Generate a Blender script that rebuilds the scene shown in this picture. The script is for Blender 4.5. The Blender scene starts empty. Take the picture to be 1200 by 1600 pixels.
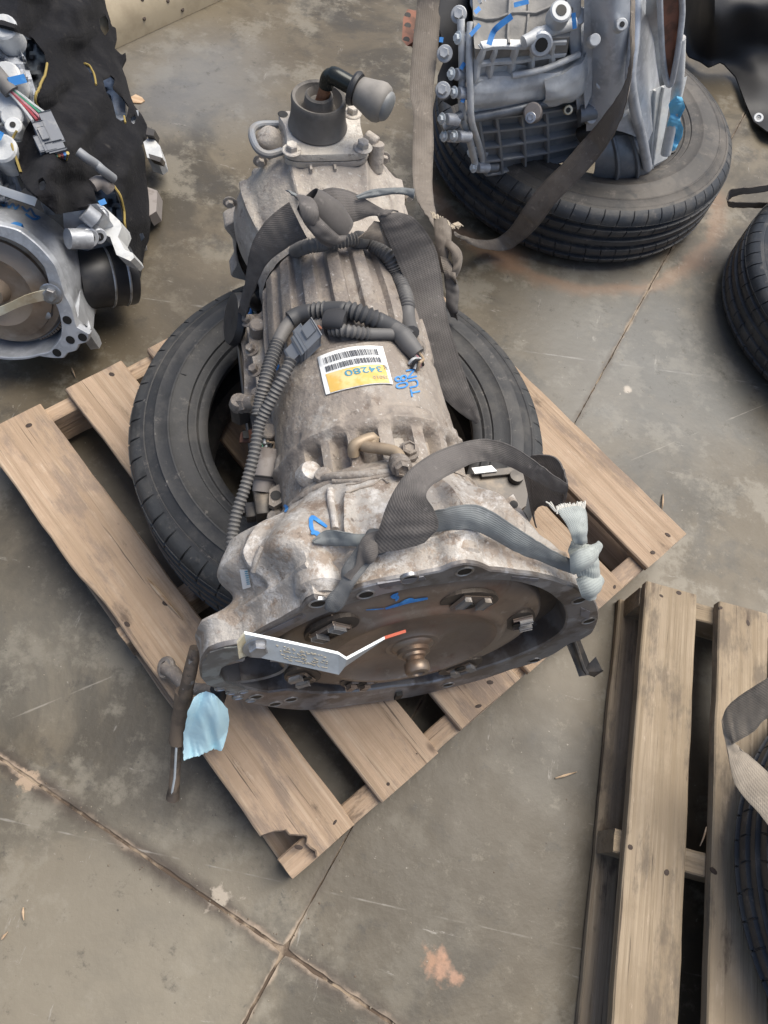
import bpy, bmesh, math, random
from math import sin, cos, pi, radians, atan2, sqrt, tanh, exp
from mathutils import Vector as V, Matrix, noise
from mathutils.bvhtree import BVHTree
import mathutils
SC = bpy.context.scene
COL = SC.collection
rnd = random.Random(7)

# ------------------------------------------------------------------ camera
F, PITCH, ROLL, CH = 1165.4, radians(62.605), radians(15.15), 1.559
_f = V((0, cos(PITCH), -sin(PITCH))); _u = V((0, sin(PITCH), cos(PITCH))); _r = V((1, 0, 0))
CR = _r*cos(ROLL) + _u*sin(ROLL); CU = -_r*sin(ROLL) + _u*cos(ROLL)
EYE = V((0, 0, CH))
cd = bpy.data.cameras.new('camera'); cam = bpy.data.objects.new('camera', cd); COL.objects.link(cam)
cd.sensor_fit = 'VERTICAL'; cd.sensor_height = 36; cd.lens = F*36/1600
cd.clip_start = .02; cd.clip_end = 500
mm = Matrix((CR, CU, -_f)).transposed().to_4x4(); mm.translation = EYE
cam.matrix_world = mm
SC.camera = cam

# ------------------------------------------------------------------ light
SUN_EL, SUN_AZ = radians(66), radians(48)       # azimuth measured from +x towards +y
w = bpy.data.worlds.new('World'); SC.world = w; w.use_nodes = True
nt = w.node_tree; nt.nodes.clear()
sk = nt.nodes.new('ShaderNodeTexSky'); sk.sky_type = 'NISHITA'; sk.sun_disc = False
sk.sun_elevation = SUN_EL; sk.sun_rotation = pi/2 - SUN_AZ
sk.air_density = 1.0; sk.dust_density = 4.0; sk.ozone_density = 1.0
bg = nt.nodes.new('ShaderNodeBackground'); bg.inputs[1].default_value = .105
wo = nt.nodes.new('ShaderNodeOutputWorld')
nt.links.new(sk.outputs[0], bg.inputs[0]); nt.links.new(bg.outputs[0], wo.inputs[0])
sl = bpy.data.lights.new('sun', 'SUN'); sl.energy = 2.5; sl.angle = radians(46); sl.color = (1, .965, .87)
so = bpy.data.objects.new('sun', sl); COL.objects.link(so)
sd = V((cos(SUN_EL)*cos(SUN_AZ), cos(SUN_EL)*sin(SUN_AZ), sin(SUN_EL)))
so.rotation_euler = sd.to_track_quat('Z', 'Y').to_euler()
SC.view_settings.view_transform = 'Standard'; SC.view_settings.look = 'None'
SC.view_settings.exposure = .7; SC.view_settings.gamma = 1

# ------------------------------------------------------------------ pixel of the photograph -> place in the world
def ray(px, py): return (_f + CR*((px-600)/F) - CU*((py-800)/F)).normalized()
def at(px, py, z):
    d = ray(px, py); return EYE + d*((z-CH)/d.z)
def onplane(px, py, p0, n):
    d = ray(px, py); return EYE + d*((p0-EYE).dot(n)/d.dot(n))
GC = V((.073, .361, .50)); GA = V((-.407, .914, 0)).normalized(); GS = V((GA.y, -GA.x, 0)); GU = V((0, 0, 1))
def G(u, v, t): return GC + GS*u + GU*v + GA*t          # gearbox frame: sideways, up, along the shaft
ALF = radians(4.4); FU = GU*cos(ALF) + GA*sin(ALF); FA = GA*cos(ALF) - GU*sin(ALF)     # the flange face leans back a little
def Fp(u, v, t): return GC + GS*u + FU*v + FA*t
def gt(px, py, t): return onplane(px, py, GC + FA*t, FA)
SOLID = []; BV = [None]
def bvh():
    vs, fs = [], []
    for a, b in SOLID:
        o = len(vs); vs += a; fs += [[i+o for i in f] for f in b]
    BV[0] = BVHTree.FromPolygons(vs, fs)
def hit(px, py, off=0.0, z=None):
    d = ray(px, py)
    p, n, i, dist = BV[0].ray_cast(EYE, d)
    if p is None: return at(px, py, .4 if z is None else z)
    if n.dot(d) > 0: n = -n
    n = (n*.6 - d*.4).normalized()
    return p + n*off

# ------------------------------------------------------------------ mesh building
class MB:
    def __init__(s): s.v = []; s.f = []; s.uv = {}
    def add(s, vs, fs):
        o = len(s.v); s.v += [V(p) for p in vs]; s.f += [tuple(i+o for i in f) for f in fs]; return o
    def box(s, c, X, Y, Z, ch=0.0):
        """box with half vectors X Y Z, optional chamfer as a fraction"""
        c = V(c)
        if ch <= 0:
            vs = [c+X*a+Y*b+Z*d for d in (-1, 1) for b in (-1, 1) for a in (-1, 1)]
            s.add(vs, [(0, 2, 3, 1), (4, 5, 7, 6), (0, 1, 5, 4), (2, 6, 7, 3), (0, 4, 6, 2), (1, 3, 7, 5)])
        else:
            m = min(X.length, Y.length, Z.length)*ch
            bm = bmesh.new(); bmesh.ops.create_cube(bm, size=2)
            for q in bm.verts: q.co = c+X*q.co.x+Y*q.co.y+Z*q.co.z
            bmesh.ops.bevel(bm, geom=bm.edges[:], offset=m, segments=2, affect='EDGES', profile=.5)
            bm.verts.index_update()
            s.add([q.co.copy() for q in bm.verts], [[q.index for q in f.verts] for f in bm.faces]); bm.free()
    def tube(s, pts, r, n=10, cap=True, flat=1.0, up=None):
        pts = [V(p) for p in pts]; m = len(pts)
        rr = r if isinstance(r, (list, tuple)) else [r]*m
        T = []
        for i in range(m):
            d = pts[min(i+1, m-1)] - pts[max(i-1, 0)]
            T.append(d.normalized() if d.length > 1e-9 else V((0, 0, 1)))
        a = up or V((0, 0, 1))
        if abs(a.dot(T[0])) > .95: a = V((1, 0, 0))
        N = (a - T[0]*a.dot(T[0])).normalized()
        vs, fs = [], []
        for i in range(m):
            N = (N - T[i]*N.dot(T[i]))
            N = N.normalized() if N.length > 1e-6 else T[i].orthogonal().normalized()
            B = T[i].cross(N)
            for k in range(n):
                q = 2*pi*k/n; vs.append(pts[i] + N*(rr[i]*cos(q)*flat) + B*(rr[i]*sin(q)))
        for i in range(m-1):
            for k in range(n):
                k2 = (k+1) % n; fs.append((i*n+k, i*n+k2, (i+1)*n+k2, (i+1)*n+k))
        if cap: fs.append(tuple(range(n))[::-1]); fs.append(tuple((m-1)*n+k for k in range(n)))
        s.add(vs, fs)
    def lathe(s, prof, o, ax, n=32, ref=None, a0=0, a1=2*pi, hexa=None):
        """prof: (radius, height along ax)"""
        ax = V(ax).normalized(); o = V(o)
        N = (ref - ax*ref.dot(ax)).normalized() if ref else ax.orthogonal().normalized()
        B = ax.cross(N); m = len(prof); full = a1-a0 > 2*pi-1e-6
        nn = n if full else n+1
        vs, fs = [], []
        for r, h in prof:
            for k in range(nn):
                q = a0+(a1-a0)*k/n; vs.append(o+ax*h+N*(r*cos(q))+B*(r*sin(q)))
        for i in range(m-1):
            for k in range(n):
                k2 = (k+1) % nn if full else k+1
                fs.append((i*nn+k, i*nn+k2, (i+1)*nn+k2, (i+1)*nn+k))
        if full:
            if prof[0][0] > 1e-5: fs.append(tuple(range(n))[::-1])
            if prof[-1][0] > 1e-5: fs.append(tuple((m-1)*nn+k for k in range(n)))
        s.add(vs, fs)
    def prism(s, poly, off):
        off = V(off); n = len(poly); vs = [V(p) for p in poly]; vs += [p+off for p in vs]
        fs = [tuple(range(n))[::-1], tuple(range(n, 2*n))] + [(i, (i+1) % n, n+(i+1) % n, n+i) for i in range(n)]
        s.add(vs, fs)
    def grid(s, rows, closed=False):
        m, n = len(rows), len(rows[0]); vs = [p for r in rows for p in r]; fs = []
        for i in range(m-1):
            for k in range(n if closed else n-1):
                k2 = (k+1) % n; fs.append((i*n+k, i*n+k2, (i+1)*n+k2, (i+1)*n+k))
        s.add(vs, fs)
    def slab(s, rows, off):
        """grid with thickness: off is a vector or a function of (i,k)"""
        m, n = len(rows), len(rows[0])
        top = [V(p) for r in rows for p in r]
        bot = [top[i*n+k] + (off(i, k) if callable(off) else off) for i in range(m) for k in range(n)]
        fs = []
        for i in range(m-1):
            for k in range(n-1):
                a, b, c, d = i*n+k, i*n+k+1, (i+1)*n+k+1, (i+1)*n+k
                fs.append((a, b, c, d)); fs.append((a+m*n, d+m*n, c+m*n, b+m*n))
        edge = [k for k in range(n)] + [i*n+n-1 for i in range(1, m)] + [(m-1)*n+k for k in range(n-2, -1, -1)] + [i*n for i in range(m-2, 0, -1)]
        for i in range(len(edge)):
            a, b = edge[i], edge[(i+1) % len(edge)]; fs.append((a, a+m*n, b+m*n, b))
        s.add(top+bot, fs)

WM = {}
def link(o, parent, world):
    COL.objects.link(o)
    if parent is not None:
        o.parent = parent; o.matrix_basis = WM[parent.name].inverted() @ world
    else: o.matrix_basis = world
    WM[o.name] = world
    return o
def mesh_of(mb, name, m, smooth=32, c=None):
    me = bpy.data.meshes.new(name)
    c = c or V((0, 0, 0))
    me.from_pydata([tuple(p-c) for p in mb.v], [], mb.f); me.update()
    if mb.uv:
        l = me.uv_layers.new(name='uv')
        for lp in me.loops: l.data[lp.index].uv = mb.uv.get(lp.vertex_index, (0, 0))
    bm = bmesh.new(); bm.from_mesh(me); bmesh.ops.recalc_face_normals(bm, faces=bm.faces); bm.to_mesh(me); bm.free()
    if smooth:
        me.polygons.foreach_set('use_smooth', [True]*len(me.polygons)); me.set_sharp_from_angle(angle=radians(smooth))
    me.materials.append(m)
    return me
def build(name, mb, m, parent=None, smooth=32, solid=False, label=None):
    lo = V([min(p[i] for p in mb.v) for i in range(3)]); hi = V([max(p[i] for p in mb.v) for i in range(3)])
    c = (lo+hi)/2
    if solid: SOLID.append(([p.copy() for p in mb.v], list(mb.f)))
    o = bpy.data.objects.new(name, mesh_of(mb, name, m, smooth, c))
    if label: o['label'] = label
    return link(o, parent, Matrix.Translation(c))
def put(name, me, world, parent=None):
    return link(bpy.data.objects.new(name, me), parent, world)
def empty(name, loc, label, cat, group=None):
    o = bpy.data.objects.new(name, None); o.empty_display_size = .1
    link(o, None, Matrix.Translation(V(loc))); return tag(o, label, cat, group)
def tag(o, label, cat, group=None):
    o['label'] = label; o['category'] = cat
    if group: o['group'] = group
    return o
def frame(o, X, Y, Z):
    m = Matrix((V(X).normalized(), V(Y).normalized(), V(Z).normalized())).transposed().to_4x4(); m.translation = o; return m
def zframe(o, ax, ref=None):
    ax = V(ax).normalized(); N = (ref-ax*ref.dot(ax)).normalized() if ref else ax.orthogonal().normalized()
    return frame(o, N, ax.cross(N), ax)
def spline(pts, n):
    """Catmull-Rom through tuples/vectors, n steps a span"""
    P = [V(p) for p in pts]; out = []
    for i in range(len(P)-1):
        p0, p1, p2, p3 = P[max(i-1, 0)], P[i], P[i+1], P[min(i+2, len(P)-1)]
        for k in range(n):
            t = k/n; out.append(.5*((2*p1)+(p2-p0)*t+(2*p0-5*p1+4*p2-p3)*t*t+(3*p1-p0-3*p2+p3)*t**3))
    out.append(P[-1]); return out
def fbm(p, o=4): return noise.fractal(p, 1.0, 2.0, o)
def sst(a, b, x):
    if a == b: return float(x > a)
    t = min(1, max(0, (x-a)/(b-a))); return t*t*(3-2*t)

# ------------------------------------------------------------------ materials
def rgb(c): return (c[0], c[1], c[2], 1)
def mat(name, base, rough=.6, metal=0.0, layers=(), bump=(), spec=.5, coords='Object', rvar=0.0, dust=None, coat=0):
    m = bpy.data.materials.new(name); m.use_nodes = True; t = m.node_tree; N = t.nodes; L = t.links
    b = N['Principled BSDF']; b.inputs['Roughness'].default_value = rough; b.inputs['Metallic'].default_value = metal
    b.inputs['Specular IOR Level'].default_value = spec; b.inputs['Base Color'].default_value = rgb(base)
    if coat: b.inputs['Coat Weight'].default_value = coat; b.inputs['Coat Roughness'].default_value = .25
    tc = N.new('ShaderNodeTexCoord'); oi = N.new('ShaderNodeObjectInfo')
    ad = N.new('ShaderNodeVectorMath'); ad.operation = 'ADD'
    if coords == 'World':
        ge = N.new('ShaderNodeNewGeometry'); vec = ge.outputs['Position']
    else:
        sc = N.new('ShaderNodeVectorMath'); sc.operation = 'SCALE'; sc.inputs[0].default_value = (17.3, 9.1, 5.7)
        L.new(oi.outputs['Random'], sc.inputs['Scale']); L.new(tc.outputs['Object'], ad.inputs[0]); L.new(sc.outputs[0], ad.inputs[1]); vec = ad.outputs[0]
    def nz(s, d=5, st=(1, 1, 1), kind='n', rough=.6, dist=0):
        mp = N.new('ShaderNodeMapping'); mp.inputs['Scale'].default_value = st; L.new(vec, mp.inputs[0])
        if kind == 'n':
            x = N.new('ShaderNodeTexNoise'); x.inputs['Scale'].default_value = s; x.inputs['Detail'].default_value = d
            x.inputs['Roughness'].default_value = rough; x.inputs['Distortion'].default_value = dist
            L.new(mp.outputs[0], x.inputs['Vector']); return x.outputs['Fac']
        if kind == 'v':
            x = N.new('ShaderNodeTexVoronoi'); x.inputs['Scale'].default_value = s; L.new(mp.outputs[0], x.inputs['Vector']); return x.outputs['Distance']
        x = N.new('ShaderNodeTexWave'); x.inputs['Scale'].default_value = s; x.inputs['Distortion'].default_value = d; x.inputs['Detail'].default_value = 3
        L.new(mp.outputs[0], x.inputs['Vector']); return x.outputs['Fac']
    cur = None
    for l in layers:
        if 'mask' in l: f = l['mask'](N, L, vec, nz)
        else:
            f = nz(l['s'], l.get('d', 6), l.get('st', (1, 1, 1)), l.get('k', 'n'), l.get('r', .6), l.get('dist', 0))
            mr = N.new('ShaderNodeMapRange'); inv = l['lo'] > l['hi']; mr.inputs[1].default_value = min(l['lo'], l['hi']); mr.inputs[2].default_value = max(l['lo'], l['hi']); mr.interpolation_type = 'SMOOTHSTEP'
            mr.inputs[3 if inv else 4].default_value = l.get('f', 1); mr.inputs[4 if inv else 3].default_value = 0; L.new(f, mr.inputs[0]); f = mr.outputs[0]
        mx = N.new('ShaderNodeMix'); mx.data_type = 'RGBA'; L.new(f, mx.inputs[0])
        if cur is None: mx.inputs[6].default_value = rgb(base)
        else: L.new(cur, mx.inputs[6])
        mx.inputs[7].default_value = rgb(l['c']); cur = mx.outputs[2]
    if rvar:                                     # every object a little lighter or darker than its neighbours
        hs = N.new('ShaderNodeHueSaturation'); mr = N.new('ShaderNodeMapRange'); L.new(oi.outputs['Random'], mr.inputs[0])
        mr.inputs[3].default_value = 1-rvar; mr.inputs[4].default_value = 1+rvar; L.new(mr.outputs[0], hs.inputs['Value'])
        if cur is None: hs.inputs['Color'].default_value = rgb(base)
        else: L.new(cur, hs.inputs['Color'])
        cur = hs.outputs[0]
    if cur is not None: L.new(cur, b.inputs['Base Color'])
    last = None
    for s, st, k, strn in bump:
        f = nz(s, 6, st, k); bp = N.new('ShaderNodeBump'); bp.inputs['Strength'].default_value = strn; bp.inputs['Distance'].default_value = .01
        L.new(f, bp.inputs['Height'])
        if last: L.new(last, bp.inputs['Normal'])
        last = bp.outputs[0]
    if last: L.new(last, b.inputs['Normal'])
    f = nz(9, 4); mr = N.new('ShaderNodeMapRange'); mr.inputs[3].default_value = max(0.05, rough-.12); mr.inputs[4].default_value = min(1, rough+.12)
    L.new(f, mr.inputs[0]); L.new(mr.outputs[0], b.inputs['Roughness'])
    return m

def dist_mask(p, r0, r1, amp=.1, sc=6, f=1.0, rin=None):
    """stain, painted sheen or shade round a point of the floor with a ragged rim; rin makes it a ring"""
    def fn(N, L, vec, nz):
        d = N.new('ShaderNodeVectorMath'); d.operation = 'DISTANCE'; d.inputs[1].default_value = (p[0], p[1], 0); L.new(vec, d.inputs[0])
        n = nz(sc, 6); a = N.new('ShaderNodeMath'); a.operation = 'MULTIPLY_ADD'; a.inputs[1].default_value = amp; L.new(n, a.inputs[0]); L.new(d.outputs['Value'], a.inputs[2])
        mr = N.new('ShaderNodeMapRange'); mr.interpolation_type = 'SMOOTHSTEP'; mr.inputs[1].default_value = r0+amp*.5; mr.inputs[2].default_value = r1+amp*.5
        mr.inputs[3].default_value = f; mr.inputs[4].default_value = 0; L.new(a.outputs[0], mr.inputs[0])
        if rin is None: return mr.outputs[0]
        m2 = N.new('ShaderNodeMapRange'); m2.interpolation_type = 'SMOOTHSTEP'; m2.inputs[1].default_value = rin[0]+amp*.5; m2.inputs[2].default_value = rin[1]+amp*.5
        L.new(a.outputs[0], m2.inputs[0]); q = N.new('ShaderNodeMath'); q.operation = 'MULTIPLY'; L.new(mr.outputs[0], q.inputs[0]); L.new(m2.outputs[0], q.inputs[1]); return q.outputs[0]
    return fn
def line_mask(p, d, w, amp=.02, sc=8, f=1.0, brk=None):
    """stain along a straight line of the floor through p, direction d"""
    d = V((d[0], d[1], 0)).normalized(); n = V((-d.y, d.x, 0)); k = -(n.x*p[0]+n.y*p[1])
    def fn(N, L, vec, nz):
        dt = N.new('ShaderNodeVectorMath'); dt.operation = 'DOT_PRODUCT'; dt.inputs[1].default_value = n; L.new(vec, dt.inputs[0])
        a = N.new('ShaderNodeMath'); a.operation = 'ADD'; a.inputs[1].default_value = k; L.new(dt.outputs['Value'], a.inputs[0])
        b = N.new('ShaderNodeMath'); b.operation = 'ABSOLUTE'; L.new(a.outputs[0], b.inputs[0])
        x = nz(sc, 6); c = N.new('ShaderNodeMath'); c.operation = 'MULTIPLY_ADD'; c.inputs[1].default_value = amp; L.new(x, c.inputs[0]); L.new(b.outputs[0], c.inputs[2])
        mr = N.new('ShaderNodeMapRange'); mr.interpolation_type = 'SMOOTHSTEP'; mr.inputs[1].default_value = amp*.5; mr.inputs[2].default_value = w+amp*.5
        mr.inputs[3].default_value = f; mr.inputs[4].default_value = 0; L.new(c.outputs[0], mr.inputs[0])
        if not brk: return mr.outputs[0]
        y = nz(brk, 3); m2 = N.new('ShaderNodeMapRange'); m2.inputs[1].default_value = .45; m2.inputs[2].default_value = .6; L.new(y, m2.inputs[0])
        q = N.new('ShaderNodeMath'); q.operation = 'MULTIPLY'; L.new(mr.outputs[0], q.inputs[0]); L.new(m2.outputs[0], q.inputs[1]); return q.outputs[0]
    return fn
J0 = V((.033, -.10, 0)); JD = V((-.959, .283, 0)).normalized(); JE = V((-JD.y, JD.x, 0)); JE = -JE if JE.y < 0 else JE
def flo(px, py): return at(px, py, 0)
M = {}
M['floor'] = mat('stained concrete with painted sheen and shade', (.090, .071, .045), .46, spec=.4, coords='World', layers=[
    dict(c=(.133, .110, .075), s=1.3, d=9, lo=.44, hi=.58, f=.9, r=.62),
    dict(c=(.040, .033, .022), s=2.1, d=9, lo=.48, hi=.60, f=.85, dist=.5, r=.65),
    dict(c=(.178, .158, .122), s=5, d=10, lo=.51, hi=.60, f=.75, r=.72),
    dict(c=(.045, .039, .03), s=4.3, d=10, lo=.53, hi=.64, f=.7, r=.7),
    dict(mask=dist_mask(flo(170, 1540), .12, .46, .3, 3, .6), c=(.22, .195, .15)),  # floor sheen painted in, paler at the lower left
    dict(mask=dist_mask(flo(60, 1000), .02, .30, .3, 4, .4), c=(.135, .126, .106)),
    dict(mask=dist_mask(flo(330, 1190), .05, .24, .22, 5, .6), c=(.045, .038, .029)),  # pallet's soft shadow painted on the floor at its lower left edge
    dict(mask=dist_mask(flo(150, 800), .05, .28, .22, 4, .5), c=(.05, .045, .037)),  # painted shadow under the pallet's left edge
    dict(mask=dist_mask(flo(790, 1290), .10, .46, .3, 4, .72), c=(.054, .043, .028)),
    dict(mask=dist_mask(flo(620, 1480), .05, .30, .25, 5, .6), c=(.052, .042, .028)),
    dict(mask=dist_mask(flo(860, 1180), .03, .16, .14, 7, .5), c=(.042, .036, .027)),
    dict(mask=dist_mask(flo(265, 150), .02, .16, .18, 7, .7), c=(.08, .066, .05)),
    dict(mask=dist_mask(flo(300, 130), .03, .40, .3, 4, .55), c=(.165, .172, .178)),  # bluish sky sheen painted into the upper floor
    dict(mask=dist_mask(flo(255, 455), .05, .34, .3, 5, .6), c=(.08, .065, .045)),
    dict(mask=dist_mask(flo(1000, 560), .10, .6, .4, 4, .6), c=(.150, .152, .146)),  # brightness of the lit floor right of the pallet, put into the colour
    dict(c=(.19, .167, .128), s=24, d=11, lo=.55, hi=.66, f=.4, r=.8),
    dict(c=(.038, .033, .026), s=17, d=10, lo=.56, hi=.66, f=.55, r=.78),
    dict(mask=dist_mask(V((.30, 2.15, 0)), .475, .525, .09, 11, .32, rin=(.44, .47)), c=(.30, .165, .095)),
    dict(mask=dist_mask(flo(795, 400), .0, .09, .07, 14, .6), c=(.30, .17, .10)),
    dict(mask=dist_mask(flo(690, 1510), .004, .030, .09, 30, .8), c=(.36, .20, .125)),
    dict(mask=dist_mask(flo(676, 1498), .003, .024, .08, 34, .75), c=(.33, .18, .105)),
    dict(mask=dist_mask(flo(704, 1526), .003, .022, .08, 34, .75), c=(.34, .19, .12)),
    dict(mask=dist_mask(flo(980, 608), .005, .016, .024, 44, .85), c=(.42, .37, .31)),
    dict(mask=line_mask(J0, JD, .03, .06, 7, .95), c=(.042, .029, .019)),
    dict(mask=line_mask(J0, JE, .014, .035, 8, .5), c=(.05, .035, .023)),
    dict(mask=line_mask(J0, JD, .012, .03, 26, .85, 4), c=(.33, .25, .18)),
    dict(mask=line_mask(J0, JE, .008, .03, 22, .9, 2), c=(.32, .25, .18)),
    dict(mask=line_mask(flo(405, 1370), flo(650, 1425)-flo(405, 1370), .002, .006, 30, .35, 9), c=(.40, .38, .34)),
    dict(mask=line_mask(flo(1010, 575), flo(1190, 600)-flo(1010, 575), .003, .014, 20, .3, 9), c=(.40, .39, .37)),
    dict(mask=line_mask(flo(0, 1130), flo(120, 1080)-flo(0, 1130), .002, .008, 24, .35, 9), c=(.38, .35, .30)),
    dict(mask=dist_mask(flo(350, 1400), .0, .022, .22, 24, .9), c=(.34, .29, .23)),
    dict(mask=dist_mask(flo(40, 1215), .0, .018, .18, 26, .85), c=(.34, .25, .17)),
    dict(c=(.34, .32, .285), s=16, d=10, lo=.62, hi=.68, f=.5, st=(.3, 1.8, 1), r=.78),
    dict(c=(.33, .31, .28), s=14, d=10, lo=.625, hi=.68, f=.45, st=(1.9, .3, 1), r=.78),
    dict(c=(.34, .31, .26), s=75, d=3, lo=.70, hi=.75, f=.5),
    dict(c=(.035, .03, .025), s=52, d=4, lo=.68, hi=.73, f=.7),
], bump=[(45, (1, 1, 1), 'n', .10), (4, (1, 1, 1), 'n', .15)])
M['ground'] = mat('dirt in the joint', (.085, .06, .042), .9, layers=[dict(c=(.30, .235, .17), s=9, d=8, lo=.48, hi=.58), dict(c=(.04, .03, .022), s=30, d=6, lo=.55, hi=.65)], coords='World')
WL = lambda a, b, c: [dict(c=a, s=30, d=8, lo=.42, hi=.60, st=(.05, 2.2, 2.2), dist=.4), dict(c=b, s=60, d=9, lo=.48, hi=.64, st=(.04, 2.5, 2.5), f=.6, r=.7), dict(c=a, s=5, d=8, lo=.46, hi=.62, f=.7, r=.65),
    dict(c=c, s=8, d=9, lo=.50, hi=.62, f=.8, st=(.45, 1.3, 1), r=.7), dict(c=(.085, .062, .047), s=10, d=7, lo=.61, hi=.70, f=.75, st=(.5, 1.3, 1), r=.65), dict(c=(.055, .04, .032), s=70, d=6, lo=.63, hi=.70, st=(.05, 2.2, 2.2), f=.8), dict(c=(.50, .40, .31), s=22, d=10, lo=.585, hi=.68, st=(.35, 1.6, 1), f=.55, r=.8), dict(c=(.06, .04, .03), k='v', s=5.5, lo=.09, hi=.03, st=(.8, 1.5, .1), f=.8)]
M['wood'] = mat('weathered pine', (.365, .265, .185), .78, layers=WL((.29, .208, .14), (.43, .335, .245), (.20, .152, .118)), bump=[(9, (.3, 9, 9), 'n', .35), (60, (.2, 5, 5), 'n', .2)], spec=.25, rvar=.11)
M['wood2'] = mat('grey weathered pine', (.31, .245, .172), .8, layers=WL((.245, .19, .128), (.39, .315, .225), (.13, .105, .08)), bump=[(9, (.3, 9, 9), 'n', .35), (60, (.2, 5, 5), 'n', .2)], spec=.25, rvar=.1)
M['splinter'] = mat('fresh split pine', (.50, .37, .25), .8, layers=[dict(c=(.40, .27, .17), s=20, lo=.45, hi=.6, st=(.3, 4, 4))], spec=.2)
M['grit'] = mat('grit', (.22, .19, .145), .9, layers=[dict(c=(.12, .09, .065), s=9, lo=.45, hi=.55), dict(c=(.42, .39, .34), s=14, lo=.60, hi=.64)], coords='World')
M['nail'] = mat('rusty nail', (.05, .035, .028), .7, .4)
RL = [dict(c=(.066, .062, .057), s=9, d=10, lo=.46, hi=.62, f=.75, r=.7), dict(c=(.15, .135, .12), s=30, d=10, lo=.56, hi=.68, f=.6, r=.78), dict(c=(.02, .02, .02), s=16, d=8, lo=.55, hi=.66, f=.7), dict(c=(.20, .18, .16), s=60, d=5, lo=.66, hi=.72, f=.5, st=(1, 1, .3))]
M['rubber'] = mat('dusty tyre rubber', (.028, .028, .029), .62, layers=RL, bump=[(90, (1, 1, 1), 'n', .08)], spec=.45)
M['tread'] = mat('worn tread rubber', (.045, .046, .047), .66, layers=RL, bump=[(60, (1, 1, 1), 'n', .15)], spec=.4)
M['rubber_new'] = mat('dark tyre rubber', (.026, .029, .034), .5, layers=RL[:2], bump=[(90, (1, 1, 1), 'n', .08)])
CAST = lambda d1, d2, w, g: [dict(c=d1, s=9, d=9, lo=.43, hi=.57, r=.68), dict(c=d2, s=24, d=9, lo=.49, hi=.60, f=.85, r=.72), dict(c=w, s=13, d=11, lo=.51, hi=.60, f=.78, r=.80), dict(c=g, s=16, d=10, lo=.555, hi=.65, f=.85, r=.75), dict(c=tuple(x*.45 for x in g), s=40, d=8, lo=.60, hi=.69, f=.7, r=.7), dict(c=(.62, .59, .55), s=120, d=4, lo=.63, hi=.70, f=.5)]
CB = [(130, (1, 1, 1), 'n', .30), (45, (1, 1, 1), 'n', .2), (9, (1, 1, 1), 'n', .25)]
M['bell'] = mat('oxidised bell casting', (.40, .37, .335), .6, .15, layers=CAST((.36, .32, .28), (.28, .22, .17), (.60, .575, .545), (.19, .14, .105)), bump=CB)
M['case'] = mat('muddy case casting', (.285, .248, .212), .68, .1, layers=CAST((.235, .20, .17), (.31, .265, .22), (.37, .34, .305), (.165, .125, .098)), bump=CB)
M['ribs'] = mat('brown ribbed casting', (.225, .193, .166), .66, .1, layers=CAST((.195, .167, .145), (.265, .225, .185), (.29, .26, .23), (.14, .108, .085)), bump=CB)
M['tail'] = mat('dusty tail casting', (.40, .355, .30), .7, .1, layers=CAST((.34, .30, .26), (.30, .265, .235), (.46, .42, .37), (.20, .165, .14)), bump=CB)
M['plate'] = mat('dusty shift plate', (.50, .46, .40), .65, .1, layers=CAST((.44, .40, .36), (.40, .36, .31), (.56, .53, .48), (.25, .21, .18)), bump=CB)
M['flange'] = mat('machined dark flange', (.22, .21, .205), .40, .4, layers=[dict(c=(.13, .112, .10), s=14, d=8, lo=.45, hi=.60), dict(c=(.40, .40, .41), s=20, d=9, lo=.55, hi=.66, f=.75), dict(c=(.09, .06, .045), s=5, lo=.55, hi=.7, f=.7)], bump=[(50, (1, 1, 1), 'n', .1)])
M['inside'] = mat('dark inner wall and pocket shade', (.075, .06, .048), .5, .3, layers=[dict(c=(.13, .10, .075), s=8, lo=.45, hi=.65)])  # dark wall colour, also paints the shade of the lug recesses
M['conv'] = mat('brown dusty converter shell', (.19, .145, .112), .42, .4, layers=[dict(c=(.24, .19, .152), s=9, d=9, lo=.43, hi=.60, f=.8, r=.68), dict(c=(.105, .075, .056), s=14, d=9, lo=.54, hi=.66, f=.75, r=.7), dict(c=(.25, .15, .105), s=7, d=8, lo=.56, hi=.68, f=.5), dict(c=(.32, .28, .24), s=40, d=8, lo=.60, hi=.70, f=.5)], bump=[(40, (1, 1, 1), 'n', .06)], coat=.15)
M['steel'] = mat('dull zinc steel', (.28, .27, .26), .5, .5, layers=[dict(c=(.30, .26, .22), s=20, lo=.5, hi=.65)])
M['bright'] = mat('bright machined steel', (.42, .43, .45), .38, .8, layers=[dict(c=(.25, .24, .23), s=30, lo=.45, hi=.65)])
M['lobe'] = mat('grey green lobe face', (.27, .29, .285), .5, .3, layers=[dict(c=(.17, .17, .165), s=25, lo=.46, hi=.6)])
M['pad'] = mat('milled pad', (.20, .20, .22), .45, .4, layers=[dict(c=(.12, .11, .11), s=30, lo=.45, hi=.6)])
M['hubsteel'] = mat('worn hub steel', (.25, .195, .15), .4, .55, layers=[dict(c=(.24, .16, .11), s=25, lo=.5, hi=.62)])
M['zinc'] = mat('pale zinc strip', (.60, .64, .66), .45, .25, layers=[dict(c=(.48, .51, .52), s=18, lo=.5, hi=.7)])
M['gold'] = mat('yellow zinc', (.55, .49, .35), .45, .4, layers=[dict(c=(.65, .62, .50), s=30, lo=.45, hi=.62)])
M['red'] = mat('red paint tip', (.55, .10, .045), .5)
M['black'] = mat('black plastic', (.022, .022, .024), .45, layers=[dict(c=(.06, .055, .05), s=14, lo=.5, hi=.7, f=.7)])
M['void'] = mat('deep black', (.008, .007, .006), .6)  # black that paints the shade inside holes, slots and gaps
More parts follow.
